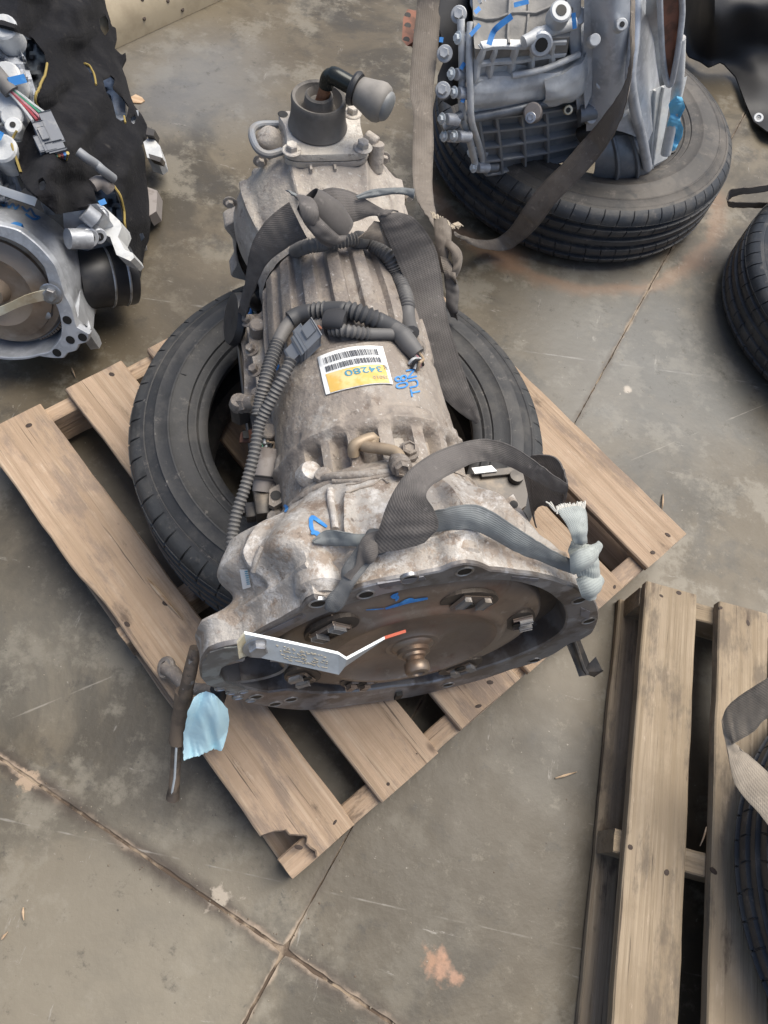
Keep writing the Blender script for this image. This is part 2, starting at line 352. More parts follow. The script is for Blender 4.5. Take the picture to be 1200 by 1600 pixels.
M['rodsteel'] = mat('rusty brown rod', (.12, .095, .075), .55, .3, layers=[dict(c=(.20, .15, .11), s=24, d=8, lo=.47, hi=.6), dict(c=(.30, .28, .26), s=60, d=6, lo=.62, hi=.68), dict(c=(.05, .042, .036), s=18, lo=.55, hi=.65)])
M['darksteel'] = mat('dark oily steel', (.075, .068, .062), .45, .5, layers=[dict(c=(.15, .125, .10), s=16, lo=.5, hi=.66)])
M['boot'] = mat('dusty rubber boot', (.115, .104, .092), .75, layers=[dict(c=(.17, .155, .138), s=9, lo=.42, hi=.65), dict(c=(.05, .045, .042), s=14, lo=.55, hi=.7)])
M['knob'] = mat('worn grey knob', (.20, .185, .165), .6, layers=[dict(c=(.26, .24, .215), s=14, lo=.45, hi=.65)])
M['knobcap'] = mat('grey knob cap', (.16, .165, .165), .5, layers=[dict(c=(.22, .22, .215), s=20, lo=.45, hi=.65)])
M['pipeblack'] = mat('deep black lever', (.018, .021, .019), .25, .3)
M['rust'] = mat('rusty rod', (.30, .135, .065), .75, .2, layers=[dict(c=(.18, .08, .04), s=40, lo=.45, hi=.6)])
M['rustplate'] = mat('rust red plate', (.22, .095, .06), .7, .2, layers=[dict(c=(.12, .06, .04), s=20, lo=.45, hi=.62)])
M['conduit'] = mat('grey dusty conduit', (.105, .102, .10), .6, layers=[dict(c=(.15, .14, .13), s=12, lo=.45, hi=.68), dict(c=(.055, .054, .054), s=20, lo=.58, hi=.7)])
M['conduit_dark'] = mat('dark conduit', (.06, .06, .062), .55, layers=[dict(c=(.10, .095, .09), s=14, lo=.5, hi=.68)])
M['tape'] = mat('black cloth tape', (.035, .035, .038), .7)
M['plug'] = mat('grey plug plastic', (.21, .22, .235), .5, layers=[dict(c=(.22, .21, .20), s=20, lo=.5, hi=.65)])
M['plug_dark'] = mat('dark grey plug plastic', (.13, .14, .16), .5, layers=[dict(c=(.22, .22, .22), s=30, lo=.52, hi=.66)])
M['plugb'] = mat('brown grey plug', (.24, .215, .20), .55, layers=[dict(c=(.15, .125, .11), s=24, lo=.5, hi=.65)])
M['tan'] = mat('tan painted pipe', (.33, .255, .175), .5, .2, layers=[dict(c=(.23, .17, .115), s=20, lo=.5, hi=.66)])
def webbing(name, c1, c2, dirt=.6):
    m = mat(name, c1, .72, layers=[dict(c=c2, s=14, d=10, lo=.42, hi=.60, f=dirt, r=.7), dict(c=tuple(x*.6 for x in c1), s=20, d=9, lo=.54, hi=.68, f=.6, r=.7), dict(c=tuple(min(1, x*2) for x in c2), s=70, d=6, lo=.60, hi=.70, f=.35)], spec=.35)
    t = m.node_tree; N = t.nodes; L = t.links; b = N['Principled BSDF']
    uv = N.new('ShaderNodeUVMap'); mp = N.new('ShaderNodeMapping'); L.new(uv.outputs[0], mp.inputs[0]); mp.inputs['Scale'].default_value = (1, 1, 1)
    w1 = N.new('ShaderNodeTexWave'); w1.inputs['Scale'].default_value = 4.0; w1.bands_direction = 'X'; L.new(mp.outputs[0], w1.inputs['Vector'])
    w2 = N.new('ShaderNodeTexWave'); w2.inputs['Scale'].default_value = 150; w2.bands_direction = 'DIAGONAL'; mp2 = N.new('ShaderNodeMapping'); mp2.inputs['Scale'].default_value = (.06, 1, 1); L.new(uv.outputs[0], mp2.inputs[0]); L.new(mp2.outputs[0], w2.inputs['Vector'])
    sx = N.new('ShaderNodeSeparateXYZ'); L.new(uv.outputs[0], sx.inputs[0])                      # selvedge: two woven edge lines
    e1 = N.new('ShaderNodeMath'); e1.operation = 'SUBTRACT'; e1.inputs[1].default_value = .5; L.new(sx.outputs[0], e1.inputs[0])
    e2 = N.new('ShaderNodeMath'); e2.operation = 'ABSOLUTE'; L.new(e1.outputs[0], e2.inputs[0])
    e3 = N.new('ShaderNodeMapRange'); e3.inputs[1].default_value = .40; e3.inputs[2].default_value = .44; e3.inputs[4].default_value = .35; L.new(e2.outputs[0], e3.inputs[0])
    mx = N.new('ShaderNodeMix'); mx.data_type = 'RGBA'; old = b.inputs['Base Color'].links[0].from_socket; L.new(e3.outputs[0], mx.inputs[0]); L.new(old, mx.inputs[6]); mx.inputs[7].default_value = rgb(tuple(x*.45 for x in c1)); L.new(mx.outputs[2], b.inputs['Base Color'])
    a = N.new('ShaderNodeMath'); a.operation = 'ADD'; L.new(w1.outputs['Fac'], a.inputs[0]); L.new(w2.outputs['Fac'], a.inputs[1])
    bp = N.new('ShaderNodeBump'); bp.inputs['Strength'].default_value = .28; bp.inputs['Distance'].default_value = .0012; L.new(a.outputs[0], bp.inputs['Height']); L.new(bp.outputs[0], b.inputs['Normal'])
    b.inputs['Sheen Weight'].default_value = .12
    return m
M['strap'] = webbing('grey brown webbing', (.098, .088, .082), (.135, .122, .112))
M['strap_pale'] = webbing('pale grey webbing', (.20, .215, .215), (.165, .17, .17))
M['strap_mid'] = webbing('mid grey webbing', (.135, .138, .138), (.17, .165, .16))
M['strap_knot'] = webbing('pale green grey webbing', (.34, .365, .345), (.26, .27, .26), .4)
M['strap_brown'] = webbing('dusty brown webbing', (.155, .13, .105), (.21, .18, .15))
M['strap_beige'] = webbing('beige dusty webbing', (.30, .255, .20), (.21, .175, .135))
M['fray'] = mat('frayed white thread', (.60, .58, .52), .9)
M['fray_t'] = mat('frayed tan thread', (.50, .43, .33), .9)
M['blue'] = mat('blue paint marker', (.035, .20, .52), .5, layers=[dict(c=(.10, .32, .62), s=60, lo=.5, hi=.7)])
M['white'] = mat('white sticker', (.74, .74, .72), .45, layers=[dict(c=(.55, .53, .50), s=60, lo=.58, hi=.7, f=.5)])
M['yellow'] = mat('yellow print', (.62, .40, .10), .5, layers=[dict(c=(.68, .52, .24), s=40, lo=.45, hi=.65), dict(c=(.40, .25, .09), s=50, lo=.62, hi=.72, f=.6)])
M['ink'] = mat('black ink', (.07, .07, .075), .6)
M['inkblue'] = mat('teal blue ink', (.06, .25, .36), .6)
M['inkgrey'] = mat('grey ink', (.33, .30, .24), .6)
M['rag'] = mat('light blue paper towel', (.62, .87, .92), .85, layers=[dict(c=(.54, .82, .89), s=12, lo=.48, hi=.66, f=.6)], bump=[(120, (1, 1, 1), 'n', .12)], spec=.2)
M['glove'] = mat('light blue glove rubber', (.16, .50, .74), .5)
M['felt'] = mat('black felt', (.008, .008, .010), .95, layers=[dict(c=(.019, .0185, .020), s=9, d=8, lo=.42, hi=.68), dict(c=(.06, .055, .05), s=40, d=8, lo=.62, hi=.72, f=.5)], bump=[(160, (1, 1, 1), 'n', .3), (20, (1, 1, 1), 'n', .3)], spec=.15)
M['felt'].node_tree.nodes['Principled BSDF'].inputs['Sheen Weight'].default_value = .015
M['plastic'] = mat('black plastic sheet', (.007, .007, .009), .6, bump=[(6, (1, 1, 1), 'n', .12)])
M['rubber_brown'] = mat('brown dusty sidewall', (.052, .047, .042), .65, layers=[dict(c=(.105, .092, .078), s=6, d=10, lo=.44, hi=.60, f=.8, r=.7), dict(c=(.16, .14, .12), s=26, d=10, lo=.56, hi=.68, f=.6, r=.75), dict(c=(.03, .03, .03), s=14, lo=.56, hi=.66, f=.7)], bump=[(90, (1, 1, 1), 'n', .1)])
M['alu_dust'] = mat('thick dust on aluminium', (.225, .215, .20), .75, layers=[dict(c=(.17, .165, .155), s=14, d=9, lo=.45, hi=.6), dict(c=(.30, .285, .26), s=26, d=9, lo=.54, hi=.66, f=.7)], bump=[(80, (1, 1, 1), 'n', .15)])
M['sleeve'] = mat('brown rubber sleeve', (.15, .112, .08), .7, layers=[dict(c=(.10, .075, .055), s=25, lo=.45, hi=.6)])
M['thread'] = mat('yellow thread', (.27, .20, .055), .8)
M['alu'] = mat('clean cast aluminium', (.50, .52, .55), .42, .35, layers=[dict(c=(.37, .385, .41), s=18, d=9, lo=.43, hi=.58), dict(c=(.62, .64, .66), s=36, d=7, lo=.55, hi=.7, f=.6), dict(c=(.30, .27, .24), s=9, d=8, lo=.6, hi=.74, f=.5)], bump=[(80, (1, 1, 1), 'n', .12)])
M['alu_dusty'] = mat('dusty cast aluminium', (.53, .54, .54), .55, .12, layers=[dict(c=(.42, .43, .435), s=18, d=9, lo=.43, hi=.58), dict(c=(.58, .565, .53), s=32, d=8, lo=.52, hi=.7, f=.7), dict(c=(.15, .145, .14), s=9, d=8, lo=.62, hi=.74, f=.5)], bump=[(80, (1, 1, 1), 'n', .15)])
M['alu_mid'] = mat('worn grey casting edge', (.25, .265, .285), .42, .4, layers=[dict(c=(.27, .28, .29), s=20, d=8, lo=.48, hi=.62)])
M['conv_pale'] = mat('tan converter shell', (.27, .215, .165), .42, .4, layers=[dict(c=(.17, .115, .075), s=7, d=8, lo=.48, hi=.62), dict(c=(.36, .31, .26), s=16, d=8, lo=.55, hi=.68, f=.6)], coat=.15)
M['washer'] = mat('grey washer', (.42, .43, .44), .55, .3)
M['alu_dark'] = mat('dark grey casting', (.155, .168, .185), .42, .35, layers=[dict(c=(.20, .21, .225), s=14, d=9, lo=.45, hi=.62), dict(c=(.065, .07, .076), s=6, lo=.55, hi=.7, f=.6)], bump=[(80, (1, 1, 1), 'n', .12)])
M['beam'] = mat('beige painted beam', (.39, .325, .225), .6, layers=[dict(c=(.30, .245, .165), s=9, lo=.42, hi=.66), dict(c=(.20, .165, .12), s=9, d=8, lo=.62, hi=.76, f=.5)])
M['wire'] = {}
for k, c in dict(red=(.30, .05, .06), green=(.05, .22, .13), yellow=(.38, .29, .07), white=(.42, .43, .43), blue=(.05, .22, .55), orange=(.40, .17, .05), pink=(.40, .2, .22), black=(.02, .02, .02), tan=(.35, .26, .17)).items():
    M['wire'][k] = mat(k+' wire', c, .45)
# ================================================================== setting
gm = MB(); gm.grid([[V((x*80, y*80, -.0045)) for x in (-1, 1)] for y in (-1, 1)])
FL = build('floor', gm, M['ground'], smooth=0); FL['kind'] = 'structure'
def edge_line(d, s, side, n=420, L=3.2, gap=.003, seed=0):
    """one ragged slab edge along the joint direction d, starting at the crossing"""
    out = []
    for i in range(n+1):
        t = gap + i/n*L*s if False else (gap + i/n*(L-gap))
        j = gap + .0016*noise.noise(V((t*55, seed*3.7, 0))) + .004*max(0, noise.noise(V((t*22, seed*9.1+4, 0)))-.25)
        out.append(J0 + d*s*t + side*j)
    return out
k = 0
for sx in (1, -1):
    for sy in (1, -1):
        a = edge_line(JD, sx, JE*sy, seed=k); b = edge_line(JE, sy, JD*sx, seed=k+10, gap=.0014 if sy > 0 else .0026); k += 1
        far = 14
        poly = [J0 + JD*sx*.006 + JE*sy*.006] + a[2:] + [J0+JD*sx*far+JE*sy*.005, J0+JD*sx*far+JE*sy*far, J0+JE*sy*far+JD*sx*.005] + b[:1:-1]
        mb = MB(); mb.prism(poly, V((0, 0, -.004)))
        build('concrete_slab', mb, M['floor'], FL, smooth=0)

# ------------------------------------------------------------------ pallets
def plank_mesh(name, L, W, T, m, seed, bite=None, wob=.0022, chip=0.0):
    """board along local x with worn edges; bite(x, side) cuts into an edge"""
    n = 30; rows = []; XS = sorted(set([i/n for i in range(n+1)]+([i/110 for i in range(14)] if bite else [])))
    n = len(XS)-1
    for i in range(n+1):
        x = -L/2 + L*XS[i]
        y0 = -W/2 + wob*noise.noise(V((x*9, seed, 0))) + chip*max(0, noise.noise(V((x*14, seed+2, 0)))-.15)
        y1 = W/2 + wob*noise.noise(V((x*9, seed+5, 0))) - chip*max(0, noise.noise(V((x*14, seed+8, 0)))-.15)
        if bite: y0 += bite(x, 0); y1 -= bite(x, 1)
        z = .0018*noise.noise(V((x*3, seed, 9))); c = .0028
        ex = .002*noise.noise(V((i, seed*3, 1))) if i in (0, n) else 0
        top = T/2+z
        sec = [(y0+c, -T/2), (y1-c, -T/2), (y1, -T/2+c), (y1, top-c), (y1-c, top), (y0*.34+y1*.66, top+.0006*noise.noise(V((x*20, seed, 2)))), (y0*.66+y1*.34, top), (y0+c, top), (y0, top-c), (y0, -T/2+c)]
        rows.append([V((x+ex+(.0025*noise.noise(V((q[0]*60, seed, i))) if i in (0, n) else 0), q[0], q[1])) for q in sec])
    mb = MB(); mb.grid(rows, True); q = len(rows[0])
    mb.f.append(tuple(range(q))); mb.f.append(tuple((len(rows)-1)*q+j for j in range(q)))
    return mesh_of(mb, name, m, 40)
nm = MB(); nm.lathe([(.0, .0006), (.004, .0005), (.0065, .0001), (.0065, -.002)], V((0, 0, 0)), V((0, 0, 1)), 8)
NAIL = mesh_of(nm, 'nail', M['nail'])
def nails(board, L, W, T, xs, seed):
    r = random.Random(seed)
    for x in xs:
        for y in (-W*.28, W*.28):
            if r.random() < .85: put('nail', NAIL, WM[board.name] @ Matrix.Translation(V((x+r.uniform(-.014, .014), y+r.uniform(-.022, .022), T/2+.0006))) @ Matrix.Rotation(r.uniform(0, 3), 4, 'Z') @ Matrix.Diagonal((r.uniform(.7, 1.25), r.uniform(.45, .8), 1, 1)), board)
PZ = .13
C1 = V((.012, .009, 0)); PE = V((-.802, .598, 0)).normalized(); PN = V((-PE.y, PE.x, 0)); PN = PN if PN.y > 0 else -PN
pal = empty('wooden_pallet', C1+PE*.55+PN*.55, 'brown wooden pallet lying diagonally under the tyre and rusty gearbox, one corner broken', 'pallet', 'wooden pallets')
BT = .019
def bite1(x, side):
    d = (x + .55)                           # distance from the near end
    if side == 1: return .060*sqrt(max(0, 1-((d-.005)/.085)**2))*(1+.30*noise.noise(V((d*90, 1, 1)))+.15*noise.noise(V((d*260, 4, 1)))) if d < .11 else .006*sst(.30, .34, d)*(1-sst(.62, .72, d))*2
    return 0
boards = [(0, .14, bite1), (.2, .34, None), (.402, .565, None), (.585, .705, None), (.775, .885, None), (.96, 1.10, None)]
RP = Matrix((PE, -PN, V((0, 0, 1)))).transposed().to_4x4()
def put_board(par, o, e, n, rot, L, W, T, z, m, seed, bite=None, nx=(), chip=.004, name='plank'):
    me = plank_mesh(name, L, W, T, m, seed, bite, chip=chip)
    w_ = Matrix.Translation(o + e + n + V((0, 0, z))) @ rot
    b = put(name, me, w_, par)
    if nx: nails(b, L, W, T, nx, seed)
    return b
for i, (n0, n1, bt) in enumerate(boards):
    put_board(pal, C1, PE*.55, PN*((n0+n1)/2), RP, 1.10+(.004 if i % 2 else -.003), n1-n0, BT, PZ-BT/2, M['wood'], 3+i*7, bt, (-.525, 0, .525))
RS = Matrix((PN, PE, V((0, 0, 1)))).transposed().to_4x4()
for e0 in (.022, .55, 1.075):
    put_board(pal, C1, PE*e0, PN*.55, RS, 1.095, .042, PZ-2*BT-.002, PZ/2, M['wood'], 90+e0*50, name='stringer', chip=.006)
for n0, wd in ((.075, .14), (.55, .14), (1.03, .14)):
    put_board(pal, C1, PE*.55, PN*n0, RP, 1.09, wd, BT, BT/2+.0005, M['wood'], 60+n0*31, name='bottom_board')
# splinter lying along the nearest board
def sliver(par, a, b, wd, m, name='splinter'):
    mb = MB(); d = (b-a); s_ = d.cross(V((0, 0, 1))).normalized()*wd; pts = []
    for i in range(9):
        q = i/8; c = a+d*q+V((0, 0, .003*sin(q*pi))); ww = (1-abs(q-.4)*1.4)*.9+.1
        pts.append([c-s_*ww, c+V((0, 0, wd*.8)), c+s_*ww])
    mb.slab(pts, V((0, 0, -.002))); return build(name, mb, m, par)
sliver(pal, at(228, 903, PZ+.002), at(285, 968, PZ+.002), .004, M['splinter'])
# second pallet, lower right
P2 = V((.586, .745, 0))
pal2 = empty('wooden_pallet', P2+V((.5, -.55, 0)), 'grey brown wooden pallet at the lower right carrying a tyre, dark smudges on its boards', 'pallet', 'wooden pallets')
RY = Matrix.Rotation(-pi/2, 4, 'Z')
for i, (x0, x1) in enumerate(((0, .114), (.163, .272), (.31, .43), (.48, .60), (.65, .77), (.82, .93))):
    put_board(pal2, P2, V((0, -.55, 0)), V(((x0+x1)/2, 0, 0)), RY, 1.10, x1-x0, .026, PZ-.013, M['wood2'], 210+i*9, None, (-.53, 0, .53), chip=.004)
for y0 in (-.026, -.53, -1.075):
    put_board(pal2, P2, V((.463, 0, 0)), V((0, y0, 0)), Matrix.Identity(4), .93 if y0 > -.1 else .955, .042, PZ-.046, .021+(PZ-.046)/2, M['wood2'], 250+y0*40, name='stringer')
for x0, wd in ((.045, .12), (.46, .12), (.87, .12)):
    put_board(pal2, P2, V((0, -.55, 0)), V((x0, 0, 0)), RY, 1.09, wd, .019, .0105, M['wood2'], 270+x0*31, name='bottom_board')
sliver(pal2, at(1104, 1292, PZ-.005), at(1094, 1322, PZ-.02), .0015, M['splinter'])

# ------------------------------------------------------------------ tyres
def tyre_meshes(R=.410, ri=.260, W=.225, m1='rubber', m2='tread', sip=58, gro=.007, sipd=.005):
    h = W/2
    # sidewall profile from bead to shoulder (top half); mirrored below
    side = [(ri+.020, .30*h), (ri+.004, .52*h), (ri, .62*h), (ri, .74*h), (ri+.006, .80*h), (ri+.016, .815*h), (ri+.020, .86*h), (ri+.024, .865*h), (ri+.030, .90*h), (ri+.034, .90*h),
            (ri+.036, .935*h), (ri+.050, .965*h), (ri+.066, .985*h), (ri+.068, 1.0*h), (ri+.071, 1.0*h), (ri+.073, .985*h), (ri+.095, .98*h), (R-.062, .955*h), (R-.060, .968*h), (R-.057, .968*h), (R-.055, .945*h), (R-.040, .90*h), (R-.036, .875*h), (R-.034, .885*h), (R-.028, .86*h)]
    tread = [(R-.028, .86*h), (R-.017, .80*h), (R-.009, .73*h), (R-.005, .64*h), (R-.003, .56*h)]
    gs = [(.46, .50), (.13, .17)]
    for g0, g1 in gs:
        c = (g0+g1)/2; x = .012/h*.5+.03
        tread += [(R-.001, (c+x)*h), (R-gro, (c+x*.7)*h), (R-gro, (c-x*.7)*h), (R-.0005, (c-x)*h), (R, (c-x-.05)*h), (R, (c-x-.12)*h)]
    tread = tread + [(r, -z) for r, z in reversed(tread)]
    out = []
    def spin(prof, n):
        mb = MB(); rows = []
        for k in range(n):
            q = 2*pi*k/n; rows.append([V((r*cos(q), r*sin(q), z)) for r, z in prof])
        rows.append(rows[0]); m_, nn = len(rows), len(prof)
        mb.grid(rows); return mb
    mb = spin(side, 120); low = [(r, -z) for r, z in side]; mb2 = spin(low, 120); inner = spin([(ri+.020, .30*h), (R-.035, .55*h), (R-.022, 0), (R-.035, -.55*h), (ri+.020, -.30*h)], 60)
    mb.add(mb2.v, mb2.f); mb.add(inner.v, inner.f)
    # raised radial lines and bars on the sidewall
    for q, r0, r1 in ((2.75, R-.075, ri+.055), (1.1, R-.075, ri+.08), (4.4, R-.08, ri+.09)):
        d = V((cos(q), sin(q), 0)); s_ = V((-sin(q), cos(q), 0))
        mb.box(d*((r0+r1)/2)+V((0, 0, .978*h)), d*((r0-r1)/2), s_*.0009, V((0, 0, .0018)))
    out.append(('sidewall', mesh_of(mb, 'sidewall', M[m1], 40)))
    mb = MB(); rows = []
    for k in range(sip):
        q0 = 2*pi*k/sip
        for dq, dep in ((0, 0), (.035, 1), (.065, 1), (.10, 0), (.55, 0)):
            q = q0 + dq*2*pi/sip; row = []
            for j, (r, z) in enumerate(tread):
                a = abs(z)/h; msk = 1 if (.56 < a < .83) else (.6 if .2 < a < .42 else 0)
                sk = q + (a-.7)*.05
                rr = r - dep*sipd*msk; row.append(V((rr*cos(sk), rr*sin(sk), z)))
            rows.append(row)
    rows.append(rows[0]); mb.grid(rows)
    out.append(('tread', mesh_of(mb, 'tread', M[m2], 28)))
    return out
TM = tyre_meshes(); TM2 = tyre_meshes(.455, .275, .215, m1='rubber_brown', m2='rubber_new', sip=64, gro=.010); TM3 = tyre_meshes(.42, .25, .21, m1='rubber_new', m2='rubber_new', sip=60)
def tyre(c, mset, label, rz=0, tilt=None):
    t = empty('tyre', c, label, 'tyre', 'used tyres')
    for nme, me in mset:
        w_ = Matrix.Translation(V(c)) @ (tilt or Matrix.Identity(4)) @ Matrix.Rotation(rz, 4, 'Z')
        put(nme, me, w_, t)
    return t
tyre((-.122, .802, PZ+.1135), TM, 'worn dusty tyre lying flat on the brown pallet with the gearbox set in its hole', .4)
tyre((.275, 2.19, .108), TM2, 'dark tyre lying flat on the concrete under the clean silver gearbox at the upper right', .2)
tyre((1.195, 1.80, .106), TM3, 'dark tyre on the bare floor at the right edge, a webbing loop beside it', 1.2)
tyre((1.185, .245, PZ+.106), TM3, 'dark tyre lying on the grey brown pallet at the lower right under a beige strap', .7)

# ------------------------------------------------------------------ beam and black sheet behind
a, b = flo(150, 91), flo(360, -6); d = (b-a).normalized(); nrm = V((-d.y, d.x, 0)); a = a-d*1.2; b = b+d*1.6
mb = MB(); prof = []
for q in range(0, 15):
    an = pi*q/14; prof.append((.13-.13*cos(an), .15*sin(an)**.8))
rows = []
for i in range(25):
    c = a+(b-a)*(i/24); rows.append([c + nrm*x + V((0, 0, z+.001)) for x, z in prof])
mb.grid(rows); mb.f.append(tuple(range(15))); mb.f.append(tuple(24*15+i for i in range(15)))
bt = empty('floor_beam', (a+b)/2, 'beige rounded painted beam lying on the floor behind the felt covered gearbox', 'beam')
build('beam_body', mb, M['beam'], bt, solid=True); bvh(); SOLID.clear()
for px, py in ((225, 28), (222, -2), (262, 0), (285, 14)):
    d_ = ray(px, py); mb = MB(); c = hit(px, py, 0, .1)
    mb.lathe([(0, .0012), (.006, .001), (.0075, -.002)], c, (V((0, 0, .75))-nrm*.65), 10); build('screw', mb, M['nail'], bt)

def inside(p, poly):
    x, y = p; r = False; j = len(poly)-1
    for i in range(len(poly)):
        xi, yi = poly[i][:2]; xj, yj = poly[j][:2]
        if (yi > y) != (yj > y) and x < (xj-xi)*(y-yi)/(yj-yi)+xi: r = not r
        j = i
    return r
def sheet(outline, zf, step=4, holes=(), th=.004, posf=None):
    """cloth: the outline filled with a fine grid, lifted to the height zf gives, with thickness"""
    xs = [p[0] for p in outline]; ys = [p[1] for p in outline]; x0, y0 = min(xs), min(ys)
    nx = int((max(xs)-x0)/step)+2; ny = int((max(ys)-y0)/step)+2
    cells = set()
    for i in range(nx):
        for k in range(ny):
            c = (x0+(i+.5)*step, y0+(k+.5)*step)
            if inside(c, outline) and not any(inside(c, h) for h in holes): cells.add((i, k))
    rings = [outline] + list(holes)
    def snap(x, y):
        best = None
        for rg in rings:
            for i in range(len(rg)):
                ax, ay = rg[i][:2]; bx, by = rg[(i+1) % len(rg)][:2]; dx, dy = bx-ax, by-ay; l2 = dx*dx+dy*dy
                if l2 == 0: continue
                t = max(0, min(1, ((x-ax)*dx+(y-ay)*dy)/l2)); qx, qy = ax+dx*t, ay+dy*t; dd = (qx-x)**2+(qy-y)**2
                if best is None or dd < best[0]: best = (dd, qx, qy)
        return (best[1], best[2]) if best[0] < (step*1.2)**2 else (x, y)
    idx = {}; vs = []; fs = []
    cnt = {}
    for i, k in cells:
        for q in ((i, k), (i+1, k), (i+1, k+1), (i, k+1)): cnt[q] = cnt.get(q, 0)+1
    for q, c in cnt.items():
        x, y = x0+q[0]*step, y0+q[1]*step
        if c < 4: x, y = snap(x, y)
        idx[q] = len(vs); vs.append(posf(x, y) if posf else at(x, y, zf(x, y)))
    n = len(vs); ed = {}
    for i, k in cells:
        f = [idx[(i, k)], idx[(i+1, k)], idx[(i+1, k+1)], idx[(i, k+1)]]
        fs.append(tuple(f)); fs.append(tuple(j+n for j in reversed(f)))
        for a_, b_ in zip(f, f[1:]+f[:1]): ed[(a_, b_)] = 1
    for (a_, b_) in ed:
        if (b_, a_) not in ed: fs.append((a_, a_+n, b_+n, b_))
    mb = MB(); mb.add(vs+[p+V((0, 0, -th)) for p in vs], fs); return mb
out = [(1062, -20), (1260, -20), (1260, 230), (1200, 206), (1178, 190), (1165, 160), (1150, 120), (1128, 96), (1108, 105), (1095, 96), (1076, 88), (1064, 60)]
mb = sheet(out, lambda x, y: .012 + .04*max(0, fbm(V((x*.008, y*.012, 3)), 2)+.3) + .25*sst(120, -20, y)*sst(1060, 1120, x), 5)
o = build('plastic_sheet', mb, M['plastic']); tag(o, 'crumpled black plastic sheet on the floor in the upper right corner, with a metal eyelet', 'plastic sheet')
mb = MB(); mb.lathe([(.007, 0), (.009, .003), (.015, .003), (.017, 0)], at(1185, 184, .05), V((-.1, -.5, .85)), 20); build('eyelet', mb, M['washer'], o)
# ================================================================== the big gearbox on the brown pallet
gb = empty('gearbox', GC - V((0, 0, .26)), 'big rusty gearbox with a stubby shift lever, lying on the brown pallet', 'gearbox', 'gearboxes in the yard')
def uv(px, py, t=0.0):
    d = gt(px, py, t)-GC; return d.dot(GS), d.dot(FU)
def polar_of(pts):
    """radius as a function of angle through star shaped outline points (u,v)"""
    P = sorted((atan2(v, u) % (2*pi), sqrt(u*u+v*v)) for u, v in pts)
    def r(q):
        q %= 2*pi
        for i in range(len(P)):
            a0, r0 = P[i-1]; a1, r1 = P[i]
            if i == 0: a0 -= 2*pi
            if a0 <= q <= a1: return r0+(r1-r0)*((q-a0)/(a1-a0) if a1 > a0 else 0)
        a0, r0 = P[-1]; a1, r1 = P[0]; a1 += 2*pi
        return r0+(r1-r0)*(q-a0)/(a1-a0)
    return r
OUT = [(313, 1058), (314, 1036), (326, 1018), (345, 1010), (372, 1006), (398, 995), (440, 972), (470, 955), (480, 942), (492, 935), (508, 938), (530, 934), (560, 920), (600, 910), (650, 901), (690, 893), (706, 886), (728, 881), (748, 884), (766, 892), (810, 897), (850, 903), (880, 912), (905, 922), (925, 934), (934, 950), (934, 972), (925, 990), (908, 1000), (890, 1006), (866, 1022), (835, 1036), (800, 1046), (760, 1060), (700, 1076), (650, 1088), (600, 1096), (560, 1101), (510, 1108), (470, 1110), (430, 1106), (400, 1101), (376, 1092), (350, 1080), (325, 1072)]
INN = [(338, 1056), (342, 1043), (360, 1034), (395, 1030), (420, 1006), (440, 995), (480, 973), (517, 957), (545, 945), (574, 937), (630, 923), (689, 914), (730, 909), (766, 907), (800, 909), (823, 914), (850, 924), (869, 937), (882, 952), (885, 966), (880, 984), (873, 992), (850, 1007), (823, 1019), (790, 1032), (747, 1046), (700, 1060), (670, 1067), (612, 1073), (560, 1080), (500, 1083), (450, 1078), (420, 1082), (390, 1076), (360, 1068), (345, 1063)]
ro = polar_of([uv(*p) for p in OUT]); ri_ = polar_of([uv(*p) for p in INN])
NA = 288
def ring_pts(rf, t, k=1.0, n=NA): return [Fp(rf(2*pi*i/n)*k*cos(2*pi*i/n), rf(2*pi*i/n)*k*sin(2*pi*i/n), t) for i in range(n)]
# flange: a ring with depth, chamfered outer lip
mb = MB()
rows = [ring_pts(ri_, .045), ring_pts(ri_, .003), ring_pts(lambda q: ri_(q)+.003, 0), ring_pts(lambda q: ro(q)-.002, 0), ring_pts(ro, .002), ring_pts(ro, .007), ring_pts(lambda q: ro(q)-.004, .0075)]
mb.grid(rows, True); mb.f = [f for f in mb.f]
build('flange', mb, M['flange'], gb, 30, True)
# casting behind the flange
def ang(q, c): return (q-c+pi) % (2*pi)-pi
HOLES = [(497, 943), (726, 893), (572, 929), (905, 938), (920, 970), (336, 1024), (640, 905), (835, 1032), (700, 1070), (430, 1100), (455, 1093), (400, 1089)]
def bell_r(q, t):
    lo = sin(q) < -.25
    base = max(ro(q)-.001, ri_(q)+.006)
    up = .5+.5*tanh(6*(sin(q)+.12))                     # 1 on the upper half
    r0 = base
    neck = .205 + .008*cos(2*q) - .05*(1-up)
    dome = .158 + (neck-.158)*(1-((t-.085)/.115)) if t > .085 else neck
    r = r0*(1-sst(.042, .092, t)) + dome*sst(.042, .092, t)
    # starter bulge on the left and stiffening ribs over the dome
    r += .062*exp(-(ang(q, 2.90)/.36)**2)*sst(.06, .11, t)*(1-sst(.150, .19, t))
    r += .034*exp(-(ang(q, 2.35)/.20)**2)*sst(.04, .09, t)*(1-sst(.10, .19, t))
    for c, a_, w_ in ((1.98, .014, .035), (1.22, .022, .05), (.80, .030, .06), (.42, .026, .06), (2.62, .012, .04)):
        r += a_*exp(-(ang(q, c)/w_)**2)*sst(.03, .08, t)*(1-sst(.13, .185, t))
    r += .010*exp(-((t-.047)/.006)**2)*up
    return r + .0022*fbm(V((cos(q)*6, sin(q)*6, t*22)), 3)
mb = MB(); rows = []
